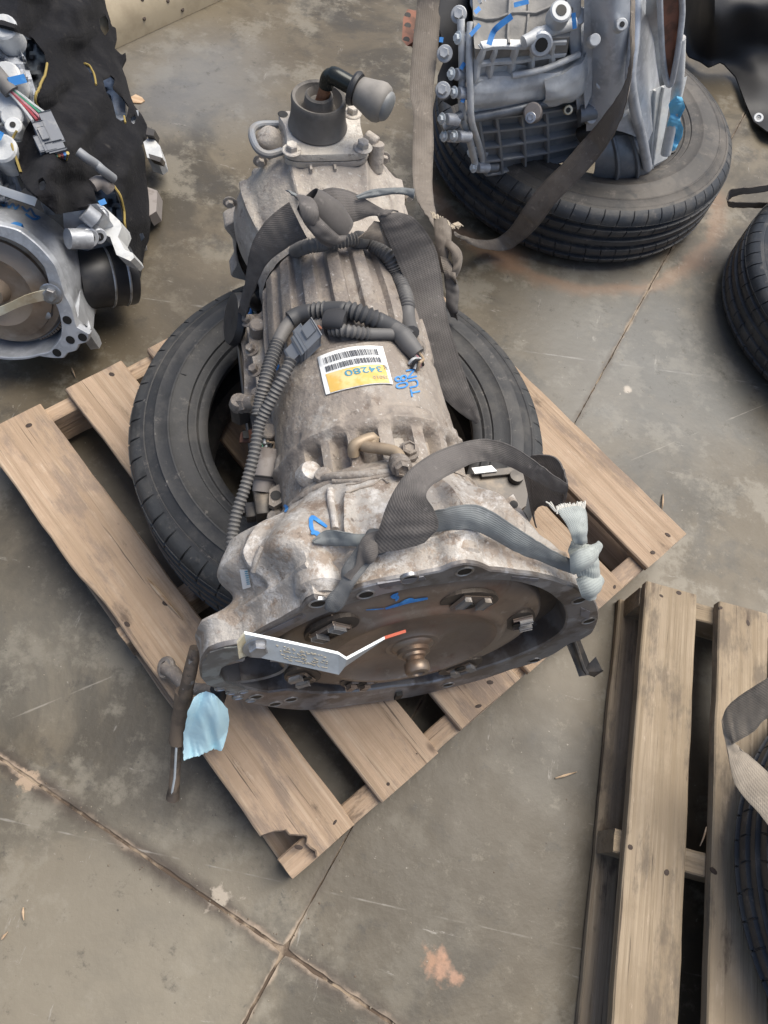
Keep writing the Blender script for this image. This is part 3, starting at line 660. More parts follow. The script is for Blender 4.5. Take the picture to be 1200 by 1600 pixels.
for i in range(47):
    t = .007 + .191*i/46; kb_ = sst(.02, .15, t); rows.append([Fp(r_*cos(q_), r_*sin(q_), t).lerp(G(r_*cos(q_), r_*sin(q_), t), kb_) for q_, r_ in ((2*pi*k/NA, bell_r(2*pi*k/NA, t)) for k in range(NA))])
mb.grid(rows, True); build('bell_housing', mb, M['bell'], gb, 40, True)
# dark inner wall and back wall
mb = MB(); rows = [ring_pts(lambda q: ri_(q)+.001, .044), ring_pts(lambda q: min(ri_(q), .26), .048), ring_pts(lambda q: .19, .066), ring_pts(lambda q: .06, .08), ring_pts(lambda q: .001, .081)]
mb.grid(rows, True); build('inner_wall', mb, M['inside'], gb, 40, True)
# bolt bosses
def rod(mb, a, b, r, n=16, ch=.15):
    d = (b-a); L = d.length; c = r*ch
    mb.lathe([(r-c, 0), (r, c), (r, L-c), (r-c, L)], a, d, n)
def hexbolt(a, ax, r, h, m, par, washer=True, name='bolt'):
    mb = MB(); ax = V(ax).normalized()
    if washer: mb.lathe([(r*1.55, 0), (r*1.6, h*.12), (r*1.45, h*.22), (r, h*.24)], a, ax, 20)
    mb.lathe([(r, h*.2), (r, h*.85), (r*.86, h), (r*.5, h*.97), (0, h*.94)], a, ax, 6)
    return build(name, mb, m, par, 25)
for i, (px, py) in enumerate(HOLES):
    u, v = uv(px, py); q = atan2(v, u)
    c = Fp(u, v, 0)
    if i in (0, 1):
        mb = MB(); cc = Fp(u*.955, v*.955, .010); rod(mb, cc, Fp(u*.93, v*.93, .088 if i == 0 else .065), .033 if i == 0 else .031, 24, .35); build('bolt_boss', mb, M['bell'], gb, 40, True)
    mb = MB(); mb.lathe([(.0095, .004), (.0095, -.0005), (.011, -.0014), (.0128, -.0006), (.013, .004)], c, FA, 24); build('hole_rim', mb, M['bright'], gb, 40)
    mb = MB(); mb.lathe([(.0094, -.0002), (.005, .0012), (0, .0014)], c, FA, 20); build('bolt_hole', mb, M['void'], gb, 40)  # black disc painted for the shade down the hole
# milled slots in the machined face
for pts in ([(380, 1005), (472, 960), (478, 964), (388, 1010)], [(590, 913), (662, 901), (666, 906), (594, 919)], [(800, 901), (842, 905), (840, 909), (800, 905)], [(908, 950), (922, 956), (920, 968), (907, 962)]):
    mb = MB(); mb.prism([gt(x, y, -.001) for x, y in pts], FA*.003); build('machined_pad', mb, M['pad'], gb, 0)
# torque converter
CU_, CV_ = .021, -.047
mb = MB(); CO = Fp(CU_, CV_, 0)
mb.lathe([(.15, .042), (.222, .040), (.232, .034), (.236, .026), (.236, .018), (.233, .010), (.226, .005), (.20, -.002), (.170, -.005), (.164, -.008), (.157, -.0125), (.149, -.0125), (.141, -.005), (.12, .0), (.09, .003), (.06, .002), (.05, -.002), (.047, -.005), (.03, -.006), (0, -.006)], CO, FA, 96); mb.v = [CO+(p-CO-FA*(p-CO).dot(FA))*.885+FA*(p-CO).dot(FA) for p in mb.v]
tc = build('torque_converter', mb, M['conv'], gb, 40, True)
mb = MB(); mb.lathe([(.036, .002), (.034, -.006), (.030, -.010), (.026, -.012), (.0255, -.018), (.019, -.020), (.018, -.024), (.0145, -.026), (.0145, -.031), (.0185, -.033), (.0195, -.035), (.0195, -.045), (.017, -.049), (.010, -.050), (.009, -.047), (0, -.046)], CO, FA, 40)
build('pilot_hub', mb, M['hubsteel'], tc, 35, True)
for px, py, s in ((515, 980, 1), (735, 935, 1), (815, 967, .8), (470, 1055, .9), (560, 1064, .8), (720, 1040, .9)):
    c = gt(px, py, -.002); d = c-CO; rad = (d-FA*d.dot(FA)).normalized(); tg = rad.cross(FA)
    mb = MB(); ew = [(tg*(.046*s*cos(2*pi*k/28))+rad*(.030*s*sin(2*pi*k/28)-.003)) for k in range(28)]; mb.prism([c-GA*.0035+x for x in ew], GA*.006); build('lug_pocket_shade', mb, M['inside'], tc, 0)  # raised dark ellipse, recess shade put into its colour
    mb = MB(); mb.box(c+GA*.004, tg*.023*s, rad*.015*s, GA*.010, .3); lug = build('mounting_lug', mb, M['conv'], tc, 30, True)
    mb = MB(); f = c-GA*.0082
    for sg in (-1, 1): mb.box(f-GA*.001+tg*.017*sg*s+rad*.004, tg*.006*s, rad*.011*s, GA*.004, .3)
    build('weld_tab', mb, M['steel'] if (px, py) != (560, 1064) else M['conv'], lug, 30)
    mb = MB(); mb.lathe([(.0095, .001), (.0095, -.0007), (0, -.0006)], f-rad*.008, GA, 16); build('threaded_hole', mb, M['void'], lug, 0)
# retaining strip holding the converter in
zA = gt(388, 1008, -.012).z
A, Bp, Cp, Dp = at(388, 1007, zA), at(535, 1040, zA-.012), at(599, 1000, zA-.004), at(632, 989, zA)
tl = GU*.019 + GA*.009
mb = MB(); mb.slab([[p-tl, p+tl] for p in spline([A-GS*.003, A+(Bp-A)*.5, Bp-(Bp-A)*.04], 3)] + [[Bp+(Cp-Bp)*.08-GU*.019, Bp+(Cp-Bp)*.08+GU*.019], [Cp-GU*.014+GA*.003, Cp+GU*.014-GA*.003]], GA*.004)
rb = build('retaining_strip', mb, M['zinc'], gb, 20)
mb = MB(); mb.slab([[Cp-GU*.0142+GA*.003, Cp+GU*.0142-GA*.003], [Dp-GU*.012+GA*.003, Dp+GU*.012-GA*.003]], GA*.0042); build('red_tip', mb, M['red'], rb, 0)
mb = MB(); tl2 = GU*.019-GA*.004; E0 = A-GS*.003; mb.slab([[E0-tl, E0+tl], [at(372, 1018, zA)-tl*.7, at(372, 1018, zA)+tl*.7]], GA*.004); build('folded_end', mb, M['gold'], rb, 0)
hexbolt(A+(Bp-A)*.10-GA*.001, -GA+GU*.4, .013, .010, M['bright'], rb)
mb = MB()                                                       # stamped dots in rows, too small to read
for i in range(90):
    q = rnd.uniform(.30, .84); h = rnd.choice((-.55, -.2, .15, .5))+rnd.uniform(-.1, .1); c = A+(Bp-A)*q+tl*h-GA*.0006
    mb.box(c, (Bp-A).normalized()*rnd.uniform(.0008, .002), GU*.0011, GA*.0006)
build('stamped_marks', mb, M['inkgrey'], rb, 0)
# starter pocket in the left lobe: half round sleeve
mb = MB(); u, v = uv(385, 1052); mb.lathe([(.052, .0), (.056, -.003), (.060, 0), (.060, .09), (.052, .09)], Fp(u+.006, v-.004, .004), GA, 28, GU, pi*.18, pi*1.15)
build('starter_pocket', mb, M['flange'], gb, 40)
mb = MB(); mb.prism([gt(x, y, -.0015) for x, y in ((316, 1060), (316, 1037), (328, 1020), (350, 1013), (384, 1010), (392, 1022), (378, 1030), (360, 1035), (346, 1044), (342, 1056), (352, 1067), (384, 1077), (372, 1086), (345, 1075), (324, 1070))], GA*.004); build('starter_face', mb, M['lobe'], gb, 0)
# lower cover plate with the gap in the rim
mb = MB(); mb.box(Fp(*uv(622, 1085), .006), GS*.006, GU*.017, GA*.012); build('rim_notch', mb, M['void'], gb, 0)  # black box painted in for the dark gap
for px, py in ((345, 1076), (362, 1082), (380, 1080), (392, 1094), (372, 1090)):
    mb = MB(); mb.lathe([(.006, .001), (.008, -.002), (.010, -.0005), (.010, .003)], Fp(*uv(px, py), 0), GA, 14); mb.lathe([(.0058, -.0003), (0, .0003)], Fp(*uv(px, py), 0), GA, 12); build('small_hole', mb, M['bright'], gb, 30)

# ---- main case
def case_r(q, t):
    r = .150 - .004*sst(.28, .42, t)
    up = sst(-.25, .15, sin(q))
    r += .014*exp(-((t-.193)/.010)**2)*up + .006*exp(-((t-.278)/.008)**2)*up
    pk = 0
    for c, w_ in ((2.32, .10), (2.02, .085), (1.72, .10), (1.37, .10), (1.03, .10), (.70, .10), (.40, .09)):
        a_ = abs(ang(q, c)); pk = max(pk, 1-sst(w_*.72, w_*1.05, a_))
    r -= .020*pk*sst(.211, .217, t)*(1-sst(.258 , .270, t))
    # shallow stepped web towards the label
    r += .004*(1-sst(.30, .305, t))*up*(.5+.5*tanh(9*sin(6.5*q)))*sst(.27, .28, t)
    r += .003*exp(-(ang(q, 1.62)/.03)**2)*sst(.27, .29, t)*(1-sst(.31, .34, t))
    return r + .0012*fbm(V((cos(q)*7, sin(q)*7, t*30)), 3)
def body(name, rf, t0, t1, nt_, m, na=NA, sm=38):
    mb = MB(); rows = []
    for i in range(nt_+1):
        t = t0+(t1-t0)*i/nt_; rows.append([G(rf(2*pi*k/na, t)*cos(2*pi*k/na), rf(2*pi*k/na, t)*sin(2*pi*k/na), t) for k in range(na)])
    mb.grid(rows, True); return build(name, mb, m, gb, sm, True)
body('main_case', case_r, .190, .425, 96, M['case'])
def rib_r(q, t):
    r = .139 - .012*sst(.50, .68, t)
    a_ = .5+.5*tanh(5*(sin(q*19+.6)+.15))
    up = sst(-.1, .2, sin(q))
    e = sst(.432, .455, t)*(1-sst(.645, .665, t))
    r += (.011*a_-.003)*up*e
    r += .005*exp(-((t-.43)/.006)**2)
    return r + .0009*fbm(V((cos(q)*7, sin(q)*7, t*25)), 3)
body('ribbed_case', rib_r, .42, .665, 60, M['ribs'], 432, 34)
def tail_r(q, t):
    k = sst(.66, .835, t)
    r = .131 + (.166-.131)*k**1.2
    r += .006*exp(-((t-.672)/.008)**2)
    for c in (1.95, 1.15, 2.6, .5): r += .010*exp(-(ang(q, c)/.05)**2)*sst(.70, .76, t)
    return r + .0012*fbm(V((cos(q)*7, sin(q)*7, t*20)), 3)
body('tail_housing', tail_r, .66, .85, 40, M['tail'])
def rim_o(q):
    r = .170
    for c in (2.85, .30, 2.25, .90, -.30, 3.5, 4.4, 5.0): r += .022*exp(-(ang(q, c)/.10)**2)
    return r
mb = MB(); rows = [ring_pts(lambda q: .165, .846), ring_pts(lambda q: rim_o(q)-.003, .846), ring_pts(rim_o, .849), ring_pts(rim_o, .886), ring_pts(lambda q: rim_o(q)*.97, .89), ring_pts(lambda q: .15, .93), ring_pts(lambda q: .12, 1.0), ring_pts(lambda q: .06, 1.03), ring_pts(lambda q: .001, 1.031)]
mb.grid(rows, True); build('tail_flange', mb, M['tail'], gb, 30, True)
for q in (2.85, .30, 2.25, .90):
    hexbolt(G(rim_o(q)*.93*cos(q), rim_o(q)*.93*sin(q), .845), -GA, .008, .010, M['tail'], gb)
# shift tower
TT = .86; TV = .183; TD = TT-.895
mb = MB(); rows = []
for z, a_, b_ in ((.10, .088, .075), (.135, .078, .066), (.165, .070, .056), (TV-.012, .066, .052)):
    rows.append([G(a_*(abs(cos(q))**.5)*(1 if cos(q) > 0 else -1), z, TT + b_*(abs(sin(q))**.5)*(1 if sin(q) > 0 else -1)) for q in [2*pi*k/48 for k in range(48)]])
mb.grid(rows, True); mb.f.append(tuple(3*48+k for k in range(48))); tw = build('shift_tower', mb, M['tail'], gb, 40, True)
for q in (-.03, .012):
    mb = MB(); mb.box(G(q, .135, TT-.066), GS*.002, GU*.03, GA*.006); build('tower_rib', mb, M['tail'], tw, 0)
# plate on top with ears at its corners
ears = [(-.068, -.052), (.070, -.048), (.066, .050), (-.072, .046)]
pl = []
for k in range(72):
    q = 2*pi*k/72; u0 = .078*(abs(cos(q))**.4)*(1 if cos(q) > 0 else -1); t0 = .060*(abs(sin(q))**.4)*(1 if sin(q) > 0 else -1)
    pinch = 1-.15*exp(-(ang(q, pi)/.35)**2)-.10*exp(-(ang(q, 0)/.35)**2)-.10*exp(-(ang(q, pi/2)/.4)**2)
    pl.append((u0*pinch, t0*pinch))
mb = MB(); mb.grid([[G(u*k_, TV+z, TT+t*k_) for u, t in pl] for k_, z in ((.97, -.014), (1, -.012), (1, -.004), (.975, 0), (.4, .0005))], True)
pt = build('shift_plate', mb, M['plate'], gb, 35, True)
mb = MB(); mb.grid([[G(u*k_, TV+z, TT+t*k_) for u, t in pl] for k_, z in ((.985, -.026), (1.0, -.024), (1.0, -.0145), (.985, -.0143))], True); build('plate_gasket', mb, M['plate'], gb, 35, True)
for i, (u, t) in enumerate(ears):
    if i == 3:
        mb = MB(); mb.lathe([(.009, .0006), (.007, .0012), (0, .001)], G(u*.9, TV, TT+t), GU, 20); build('plate_hole', mb, M['void'], pt, 0)
    else: hexbolt(G(u*.9, TV, TT+t*.92), GU, .0105, .014, M['plate'], pt)
BC = G(-.008, TV, TT+.012)
mb = MB(); mb.lathe([(.050, 0), (.052, .004), (.050, .010), (.0475, .025), (.0465, .042), (.0475, .053), (.045, .057), (.040, .055), (.037, .044), (.030, .036), (.026, .040), (.0235, .060), (.020, .063), (.015, .05), (0, .048)], BC, GU, 48)
build('lever_boot', mb, M['boot'], gb, 40, True)
mb = MB(); e0 = BC+GU*.045; e1 = BC+GU*.088+GS*.014; mb.tube([e0+GS*.003, e1], .010, 14); lv = build('shift_lever', mb, M['rust'], gb)
zk = (e1.z)
mb = MB(); k0 = e1-GU*.004; kd = (at(585, 153, zk-.004)-k0).normalized()
mb.tube(spline([k0-GU*.010-kd*.003, k0+GU*.006, k0+GU*.012+kd*.010, k0+kd*.030+GU*.009, k0+kd*.05+GU*.005], 5), [.0125]*9+[.0145]*12, 18); build('lever_elbow', mb, M['pipeblack'], lv, 40)
mb = MB(); kb = k0+kd*.046+GU*.004; mb.lathe([(.014, -.003), (.026, -.002), (.0275, .002), (.025, .007), (.014, .009)], kb, kd-GU*.08-GA*.12, 28); build('lever_washer', mb, M['black'], lv, 30)
mb = MB(); mb.lathe([(.0, .006), (.018, .007), (.0225, .010), (.0245, .018), (.0275, .030), (.0305, .040), (.0315, .049), (.029, .057), (.0245, .061), (.022, .0615)], kb, kd-GU*.10-GA*.16, 36); kn = build('lever_knob', mb, M['knob'], lv, 50)
mb = MB(); mb.lathe([(.0235, .059), (.0235, .064), (.020, .068), (.011, .0705), (0, .071)], kb, kd-GU*.10-GA*.16, 32); build('knob_cap', mb, M['knobcap'], kn, 50)
# breather hose loop left of the tower
mb = MB(); mb.tube(spline([G(-.075, .165, .87+TD), G(-.10, .165, .862+TD), G(-.118, .168, .875+TD), G(-.122, .165, .92+TD), G(-.105, .16, .945+TD), G(-.07, .158, .948+TD)], 5), .0065, 10); build('breather_hose', mb, M['plug'], gb)
mb = MB(); mb.lathe([(.022, -.02), (.024, .012), (.02, .02), (.012, .024), (0, .024)], G(-.09, .15, .91+TD), GU*.8-GS*.6, 20); build('detent_plug', mb, M['tail'], gb, 40)
mb = MB(); rod(mb, G(.092, .13, .82), G(.092, .178, .835), .014, 14); rod(mb, G(.092, .176, .835), G(.074, .180, .85), .012, 12); build('sender_boss', mb, M['tail'], gb, 40, True)

# ---- oil pan and valve body rail on the left
mb = MB(); mb.box(G(-.03, -.155, .43), GS*.155, GU*.085, GA*.21, .15); build('oil_pan', mb, M['case'], gb, 30, True)
rail = [(-.150, .165), (-.178, .20), (-.176, .29), (-.184, .33), (-.178, .42), (-.186, .47), (-.178, .56), (-.180, .62), (-.160, .66), (-.12, .66), (-.12, .165)]
mb = MB(); mb.prism([G(u, -.045, t) for u, t in rail], GU*-.03); rl = build('pan_rail', mb, M['ribs'], gb, 25, True)
mb = MB(); mb.prism([G(u*.985, -.005, t) for u, t in [(-.13, .20), (-.168, .22), (-.165, .31), (-.172, .40), (-.165, .48), (-.17, .60), (-.12, .65), (-.10, .2)]], GU*-.0385); build('side_cover', mb, M['case'], gb, 25, True)
for t in (.215, .31, .45, .50, .545, .61): hexbolt(G(-.163, -.005, t), GU-GS*.5, .0085, .012, M['ribs'], rl)
for t, u in ((.36, -.155), (.425, -.15), (.58, -.15)):
    mb = MB(); rod(mb, G(u, -.01, t), G(u, .022, t), .014, 14); build('sensor_boss', mb, M['ribs'], gb, 40)
bvh()
# ---- things hung on the left side (placed on their photographed line of sight at their own height)
zc = .50
def zz(px, py, z): return at(px, py, z)
mb = MB(); a = zz(400, 628, .50); b = zz(374, 632, .475); mb.tube([a, a*.4+b*.6], .013, 12); rod(mb, a*.55+b*.45, b+(b-a)*.0, .016, 6); mb.lathe([(0, -.018), (.014, -.014), (.018, 0), (.014, .014), (0, .018)], b, GU, 14); build('hose_elbow', mb, M['ribs'], gb, 35)
mb = MB(); c = b; rod(mb, c, zz(377, 655, .44), .0175, 6, .12); build('hose_nut', mb, M['darksteel'], gb, 25)
mb = MB(); mb.slab([[zz(376, 676, .45), zz(397, 669, .45)], [zz(374, 691, .44), zz(399, 690, .44)]], V((0, 0, -.004))); tb = build('slotted_tab', mb, M['rustplate'], gb, 0)
mb = MB(); mb.box(zz(384, 679, .4515), GS*.005, GA*.008, GU*.0012, .4); build('tab_slot', mb, M['void'], tb, 0)
# round plug connector with its wires
mb = MB(); a = zz(416, 722, .50); b = zz(412, 757, .485); d = (b-a).normalized(); L = (b-a).length
mb.lathe([(.019, -.022), (.024, -.020), (.025, 0), (.026, .003), (.026, L*.75), (.024, L*.8), (.018, L*.85), (.017, L*1.35), (0, L*1.35)], a, d, 24); pc = build('round_connector', mb, M['plugb'], gb, 35)
mb = MB(); mb.lathe([(.0265, L*.66), (.028, L*.70), (.0265, L*.76)], a, d, 24); build('connector_seal', mb, M['black'], pc, 35)
for k, (cn, px, py) in enumerate((('green', 405, 690), ('white', 413, 686), ('black', 409, 688), ('tan', 418, 684))):
    mb = MB(); mb.tube(spline([a-d*.018+GS*(k-1.5)*.006, a-d*.03+GS*(k-1.5)*.007, zz(px, py+6, .512), zz(px+4, py-14, .51)], 4), .0024, 6); build('connector_wire', mb, M['wire'][cn], pc)
mb = MB(); mb.box(zz(410, 785, .47), GS*.013, GA*.03, GU*.02, .3); mb.box(zz(397, 800, .46), GS*.014, GA*.014, GU*.012, .3); mb.box(zz(386, 799, .46), GS*.012, GA*.005, GU*.006, .3); rod(mb, zz(414, 745, .48), zz(412, 800, .46), .010, 10); build('range_sensor', mb, M['darksteel'], gb, 30)
mb = MB(); ce = zz(429, 773, .515)
mb.prism([zz(x, y, .512) for x, y in ((421, 765), (432, 758), (445, 752), (449, 760), (440, 785), (428, 792), (420, 788))], V((0, 0, -.012))); ear = build('case_ear', mb, M['case'], gb, 30)
mb = MB(); mb.lathe([(.0085, .0006), (0, .0004)], zz(431, 774, .513), GU, 14); build('ear_hole', mb, M['void'], ear, 0)
# left rear dark disc and the plug hanging over it
mb = MB(); c = zz(372, 500, .46); mb.lathe([(0, -.004), (.045, -.004), (.05, .002), (.046, .014), (.03, .016), (0, .012)], c, -GS+GU*.35, 32); build('rear_cap', mb, M['black'], gb, 35)
# ---- cooler pipe with banjo union
mb = MB(); P = [hit(553, 712, .002), hit(556, 700, .014), hit(563, 691, .026), hit(575, 688, .032), hit(592, 697, .030), hit(612, 713, .024), hit(628, 731, .020)]
mb.tube(spline(P, 5), .0085, 12); cp = build('cooler_pipe', mb, M['tan'], gb)
for px, py, off, ax in ((625, 740, .018, -GA+GU*.7), (637, 717, .016, GU)):
    c = hit(px, py, off); mb = MB(); mb.lathe([(.013, -.022), (.015, -.01), (.015, .002), (.0115, .004)], c, ax, 20); mb.lathe([(.0115, .003), (.0115, .011), (.008, .013), (.007, .010), (0, .009)], c, ax, 6); build('banjo_union', mb, M['ribs'], cp, 25)
# cast ribs, pads and marks on the bell
def bump_on(px, py, r, h, name, m, n=20):
    c = hit(px, py); nrm = (hit(px+2, py)-c).cross(hit(px, py+2)-c).normalized(); nrm = nrm if nrm.dot(EYE-c) > 0 else -nrm
    mb = MB(); mb.lathe([(r*1.1, -.006), (r, h*.5), (r*.85, h*.9), (r*.5, h), (0, h)], c, (nrm+GU).normalized(), n); return build(name, mb, m, gb, 40)
bump_on(483, 742, .018, .016, 'case_pad', M['bell']); bump_on(506, 745, .013, .010, 'case_pad', M['case'])
def ridge(pts, r, name, m, off=.0):
    mb = MB(); P = spline([hit(x, y, off) for x, y in pts], 4); mb.tube(P, r, 8); return build(name, mb, m, gb, 50)
ridge([(516, 766), (517, 785), (522, 810), (524, 828)], .0055, 'cast_rib', M['bell'], .001)
ridge([(488, 750), (520, 746), (580, 742), (620, 738)], .0065, 'cast_rib', M['case'], .001)
ridge([(520, 752), (560, 751), (600, 744), (632, 733)], .004, 'cast_rib', M['case'], .0)
ridge([(540, 770), (560, 764), (575, 760), (583, 757), (590, 752), (597, 748), (607, 755)], .0018, 'cast_arrow', M['case'], .0005)
ridge([(541, 758), (556, 756), (572, 751)], .0014, 'cast_line', M['case'], .0005)
ridge([(396, 892), (400, 875), (410, 855)], .004, 'cast_rib', M['bell'], .001)
# ---- paint marks, stickers, label
def stroke(pts, wpx, off=.0016, name='paint_mark', m='blue', par=None, taper=.4):
    P = spline([V((x, y, 0)) for x, y in pts], 5); rows = []
    for i, p in enumerate(P):
        d = (P[min(i+1, len(P)-1)]-P[max(i-1, 0)]).normalized(); s_ = V((-d.y, d.x, 0)); q = i/(len(P)-1)
        w_ = wpx*(1-taper*abs(2*q-1)**2)*(1+.25*noise.noise(V((p.x*.2, p.y*.2, 0))))
        rows.append([hit(p.x-s_.x*w_/2, p.y-s_.y*w_/2, off), hit(p.x, p.y, off), hit(p.x+s_.x*w_/2, p.y+s_.y*w_/2, off)])
    mb = MB(); mb.grid(rows); return build(name, mb, M[m], par or gb, 60)
stroke([(498, 838), (489, 830), (486, 820), (488, 809), (500, 816), (511, 824)], 6.5)
stroke([(486, 834), (494, 833), (500, 836)], 6)
stroke([(445, 789), (449, 794), (446, 801)], 5); stroke([(411, 784), (414, 789)], 11, taper=.1)
stroke([(547, 748), (556, 747), (567, 745)], 3.5); stroke([(432, 578), (436, 570)], 5)
for pts in ([(602, 950), (622, 944), (640, 939), (668, 934)], [(618, 938), (621, 932), (612, 932), (622, 926)], [(622, 944), (640, 936), (648, 938)]): stroke(pts, 5)
stroke([(572, 952), (600, 950)], 1.6)
def label_xy(a, b):
    q = lambda A, Bm, C_, t: (1-t)**2*A + 2*t*(1-t)*(2*Bm-.5*A-.5*C_) + t*t*C_
    tx, ty = q(496.7, 546.7, 597.5, a), q(559, 543.5, 542.5, a); bx, by = q(510, 573, 613.8, a), q(617.5, 602.5, 601.7, a)
    return tx+(bx-tx)*b, ty+(by-ty)*b
def on_label(a, b, off): x, y = label_xy(a, b); return hit(x, y, off)
def patch(a0, a1, b0, b1, off, n=14, m_=8): return [[on_label(a0+(a1-a0)*k/n, b0+(b1-b0)*i/m_, off) for k in range(n+1)] for i in range(m_+1)]
mb = MB(); mb.slab(patch(0, 1, 0, 1, .003, 18, 10), V((0, 0, -.0012))); lb = build('label', mb, M['white'], gb, 60)
mb = MB(); mb.grid(patch(.05, .93, .50, .985, .0036)); build('yellow_band', mb, M['yellow'], lb, 60)
mb = MB(); r = random.Random(3)
for b0, b1 in ((.09, .25), (.31, .45)):
    x = .07
    while x < .90:
        w_ = r.choice((.006, .006, .012, .018)); mb.grid([[on_label(x, b0, .0040), on_label(x+w_, b0, .0040)], [on_label(x, b1, .0040), on_label(x+w_, b1, .0040)]]); x += w_+r.choice((.006, .008, .014))
build('barcode', mb, M['ink'], lb, 0)
def text_mesh(s, fn, name, m, par, res=3):
    """printed or brushed characters: fn maps letter space (x along, y up, letters 1 high) to the surface"""
    cu = bpy.data.curves.new('t', 'FONT'); cu.body = s; cu.size = 1.38; cu.resolution_u = res; cu.offset = .012
    o = bpy.data.objects.new('t', cu); COL.objects.link(o); dg = bpy.context.evaluated_depsgraph_get(); me = bpy.data.meshes.new_from_object(o.evaluated_get(dg))
    bm = bmesh.new(); bm.from_mesh(me); bmesh.ops.triangulate(bm, faces=bm.faces)
    mb = MB(); xs = [q.co.x for q in bm.verts]; w_ = max(xs)
    bm.verts.index_update(); mb.add([fn(q.co.x, q.co.y, w_) for q in bm.verts], [[q.index for q in f.verts] for f in bm.faces]); bm.free()
    bpy.data.objects.remove(o); bpy.data.curves.remove(cu); bpy.data.meshes.remove(me)
    return build(name, mb, m, par, 0)
text_mesh('34280', lambda x, y, w_: on_label(.86-x/w_*.58, .555+y*.155, .0044), 'printed_number', M['inkblue'], lb)
text_mesh('35010', lambda x, y, w_: on_label(.92-x/w_*.28, .80+y*.085, .0044), 'printed_number', M['inkgrey'], lb)
mb = MB()
for i in range(5):
    for k in range(3): 
        if (i*3+k) % 4 != 1: mb.grid(patch(.90+i*.016, .912+i*.016, .52+k*.04, .548+k*.04, .0044, 1, 1))
build('printed_patch', mb, M['ink'], lb, 0)
# hand painted letters beside the label, reading up the case
def hand(px, py, ex, ey):
    return lambda x, y, w_: hit(px+ex[0]*x+ey[0]*y, py+ex[1]*x+ey[1]*y, .0018)
text_mesh('08', hand(638, 606, (-2.5, -15.5), (-20, 4)), 'painted_letters', M['blue'], gb)
text_mesh('TUN', hand(657, 618, (-3.2, -15.0), (-15, 3)), 'painted_letters', M['blue'], gb)
# small white sticker on the left bulge
mb = MB(); qd = [(375, 889), (388, 889), (393, 916), (380, 920)]
mb.slab([[hit(*qd[0], .002), hit(*qd[1], .002)], [hit(*qd[3], .002), hit(*qd[2], .002)]], V((0, 0, -.001))); st = build('sticker', mb, M['white'], gb, 0)
mb = MB()
for i in range(7):
    y = 891+i*3.2; mb.grid([[hit(383+i*.6, y, .0035), hit(388+i*.6, y-.4, .0035)], [hit(383.3+i*.6, y+1.5, .0035), hit(388.3+i*.6, y+1.1, .0035)]])
build('sticker_print', mb, M['inkblue'], st, 0)

# ---- harness: corrugated conduits
def conduit(pts, r, m='conduit', pitch=.0058, amp=.13, smooth_spans=(), name='harness_conduit', n=12):
    P = spline(pts, 14); Ls = [0]
    for a_, b_ in zip(P, P[1:]): Ls.append(Ls[-1]+(b_-a_).length)
    tot = Ls[-1]; N_ = max(12, int(tot/pitch*4)); out = []; rr = []; j = 0
    for i in range(N_+1):
        s_ = tot*i/N_
        while j < len(Ls)-2 and Ls[j+1] < s_: j += 1
        k_ = (s_-Ls[j])/max(1e-9, Ls[j+1]-Ls[j]); out.append(P[j].lerp(P[j+1], k_))
        f = s_/tot; sm = any(a_ <= f <= b_ for a_, b_ in smooth_spans)
        rr.append(r*(1.03 if sm else 1+amp*sin(2*pi*s_/pitch)))
    mb = MB(); mb.tube(out, rr, n); return build(name, mb, M[m], gb, 60)
H = lambda px, py, o=.012: hit(px, py, o)
Z = lambda px, py, z: at(px, py, z)
hA = [H(400, 478), H(403, 445, .02), H(430, 416, .018), H(470, 396, .014), H(515, 387, .014), H(555, 382, .016), H(583, 385, .018), H(600, 408, .016), H(617, 440, .016), H(630, 475, .018), H(640, 505, .016), H(637, 523, .014)]
conduit(hA[:6], .0105); conduit(hA[5:], .0125, smooth_spans=((.72, 1),))
hB = [Z(453, 500, hit(453, 500).z+.014), H(480, 494, .014), H(515, 491, .014), H(548, 493, .014), H(580, 503, .014), H(612, 519, .014), H(634, 531, .014)]
conduit(hB, .0135, 'conduit_dark', .0085, .16, ((.0, .18), (.30, .45), (.70, 1)))
hB2 = [H(510, 519, .012), H(545, 519, .012), H(580, 524, .012), H(612, 530, .012), H(632, 538, .012)]
conduit(hB2, .0095, 'conduit', .0075, .16, ((.5, 1),))
zz_ = hit(453, 505).z+.012
conduit([Z(455, 501, zz_), Z(440, 523, zz_-.005), Z(425, 560, zz_-.012), Z(415, 595, zz_-.02), Z(408, 625, zz_-.035), Z(404, 650, zz_-.045)], .0108, smooth_spans=((0, .25),))
conduit([Z(455, 562, zz_+.01), Z(442, 590, zz_), Z(425, 622, zz_-.02), Z(406, 662, zz_-.045), Z(398, 705, zz_-.06), Z(385, 755, zz_-.08), Z(369, 805, zz_-.10), Z(362, 850, zz_-.115), Z(364, 868, zz_-.12)], .0088, pitch=.0068)
mb = MB(); mb.tube([Z(364, 868, zz_-.12), Z(367, 890, .44), Z(370, 915, .42)], .009, 10); build('harness_tail', mb, M['rustplate'], gb)
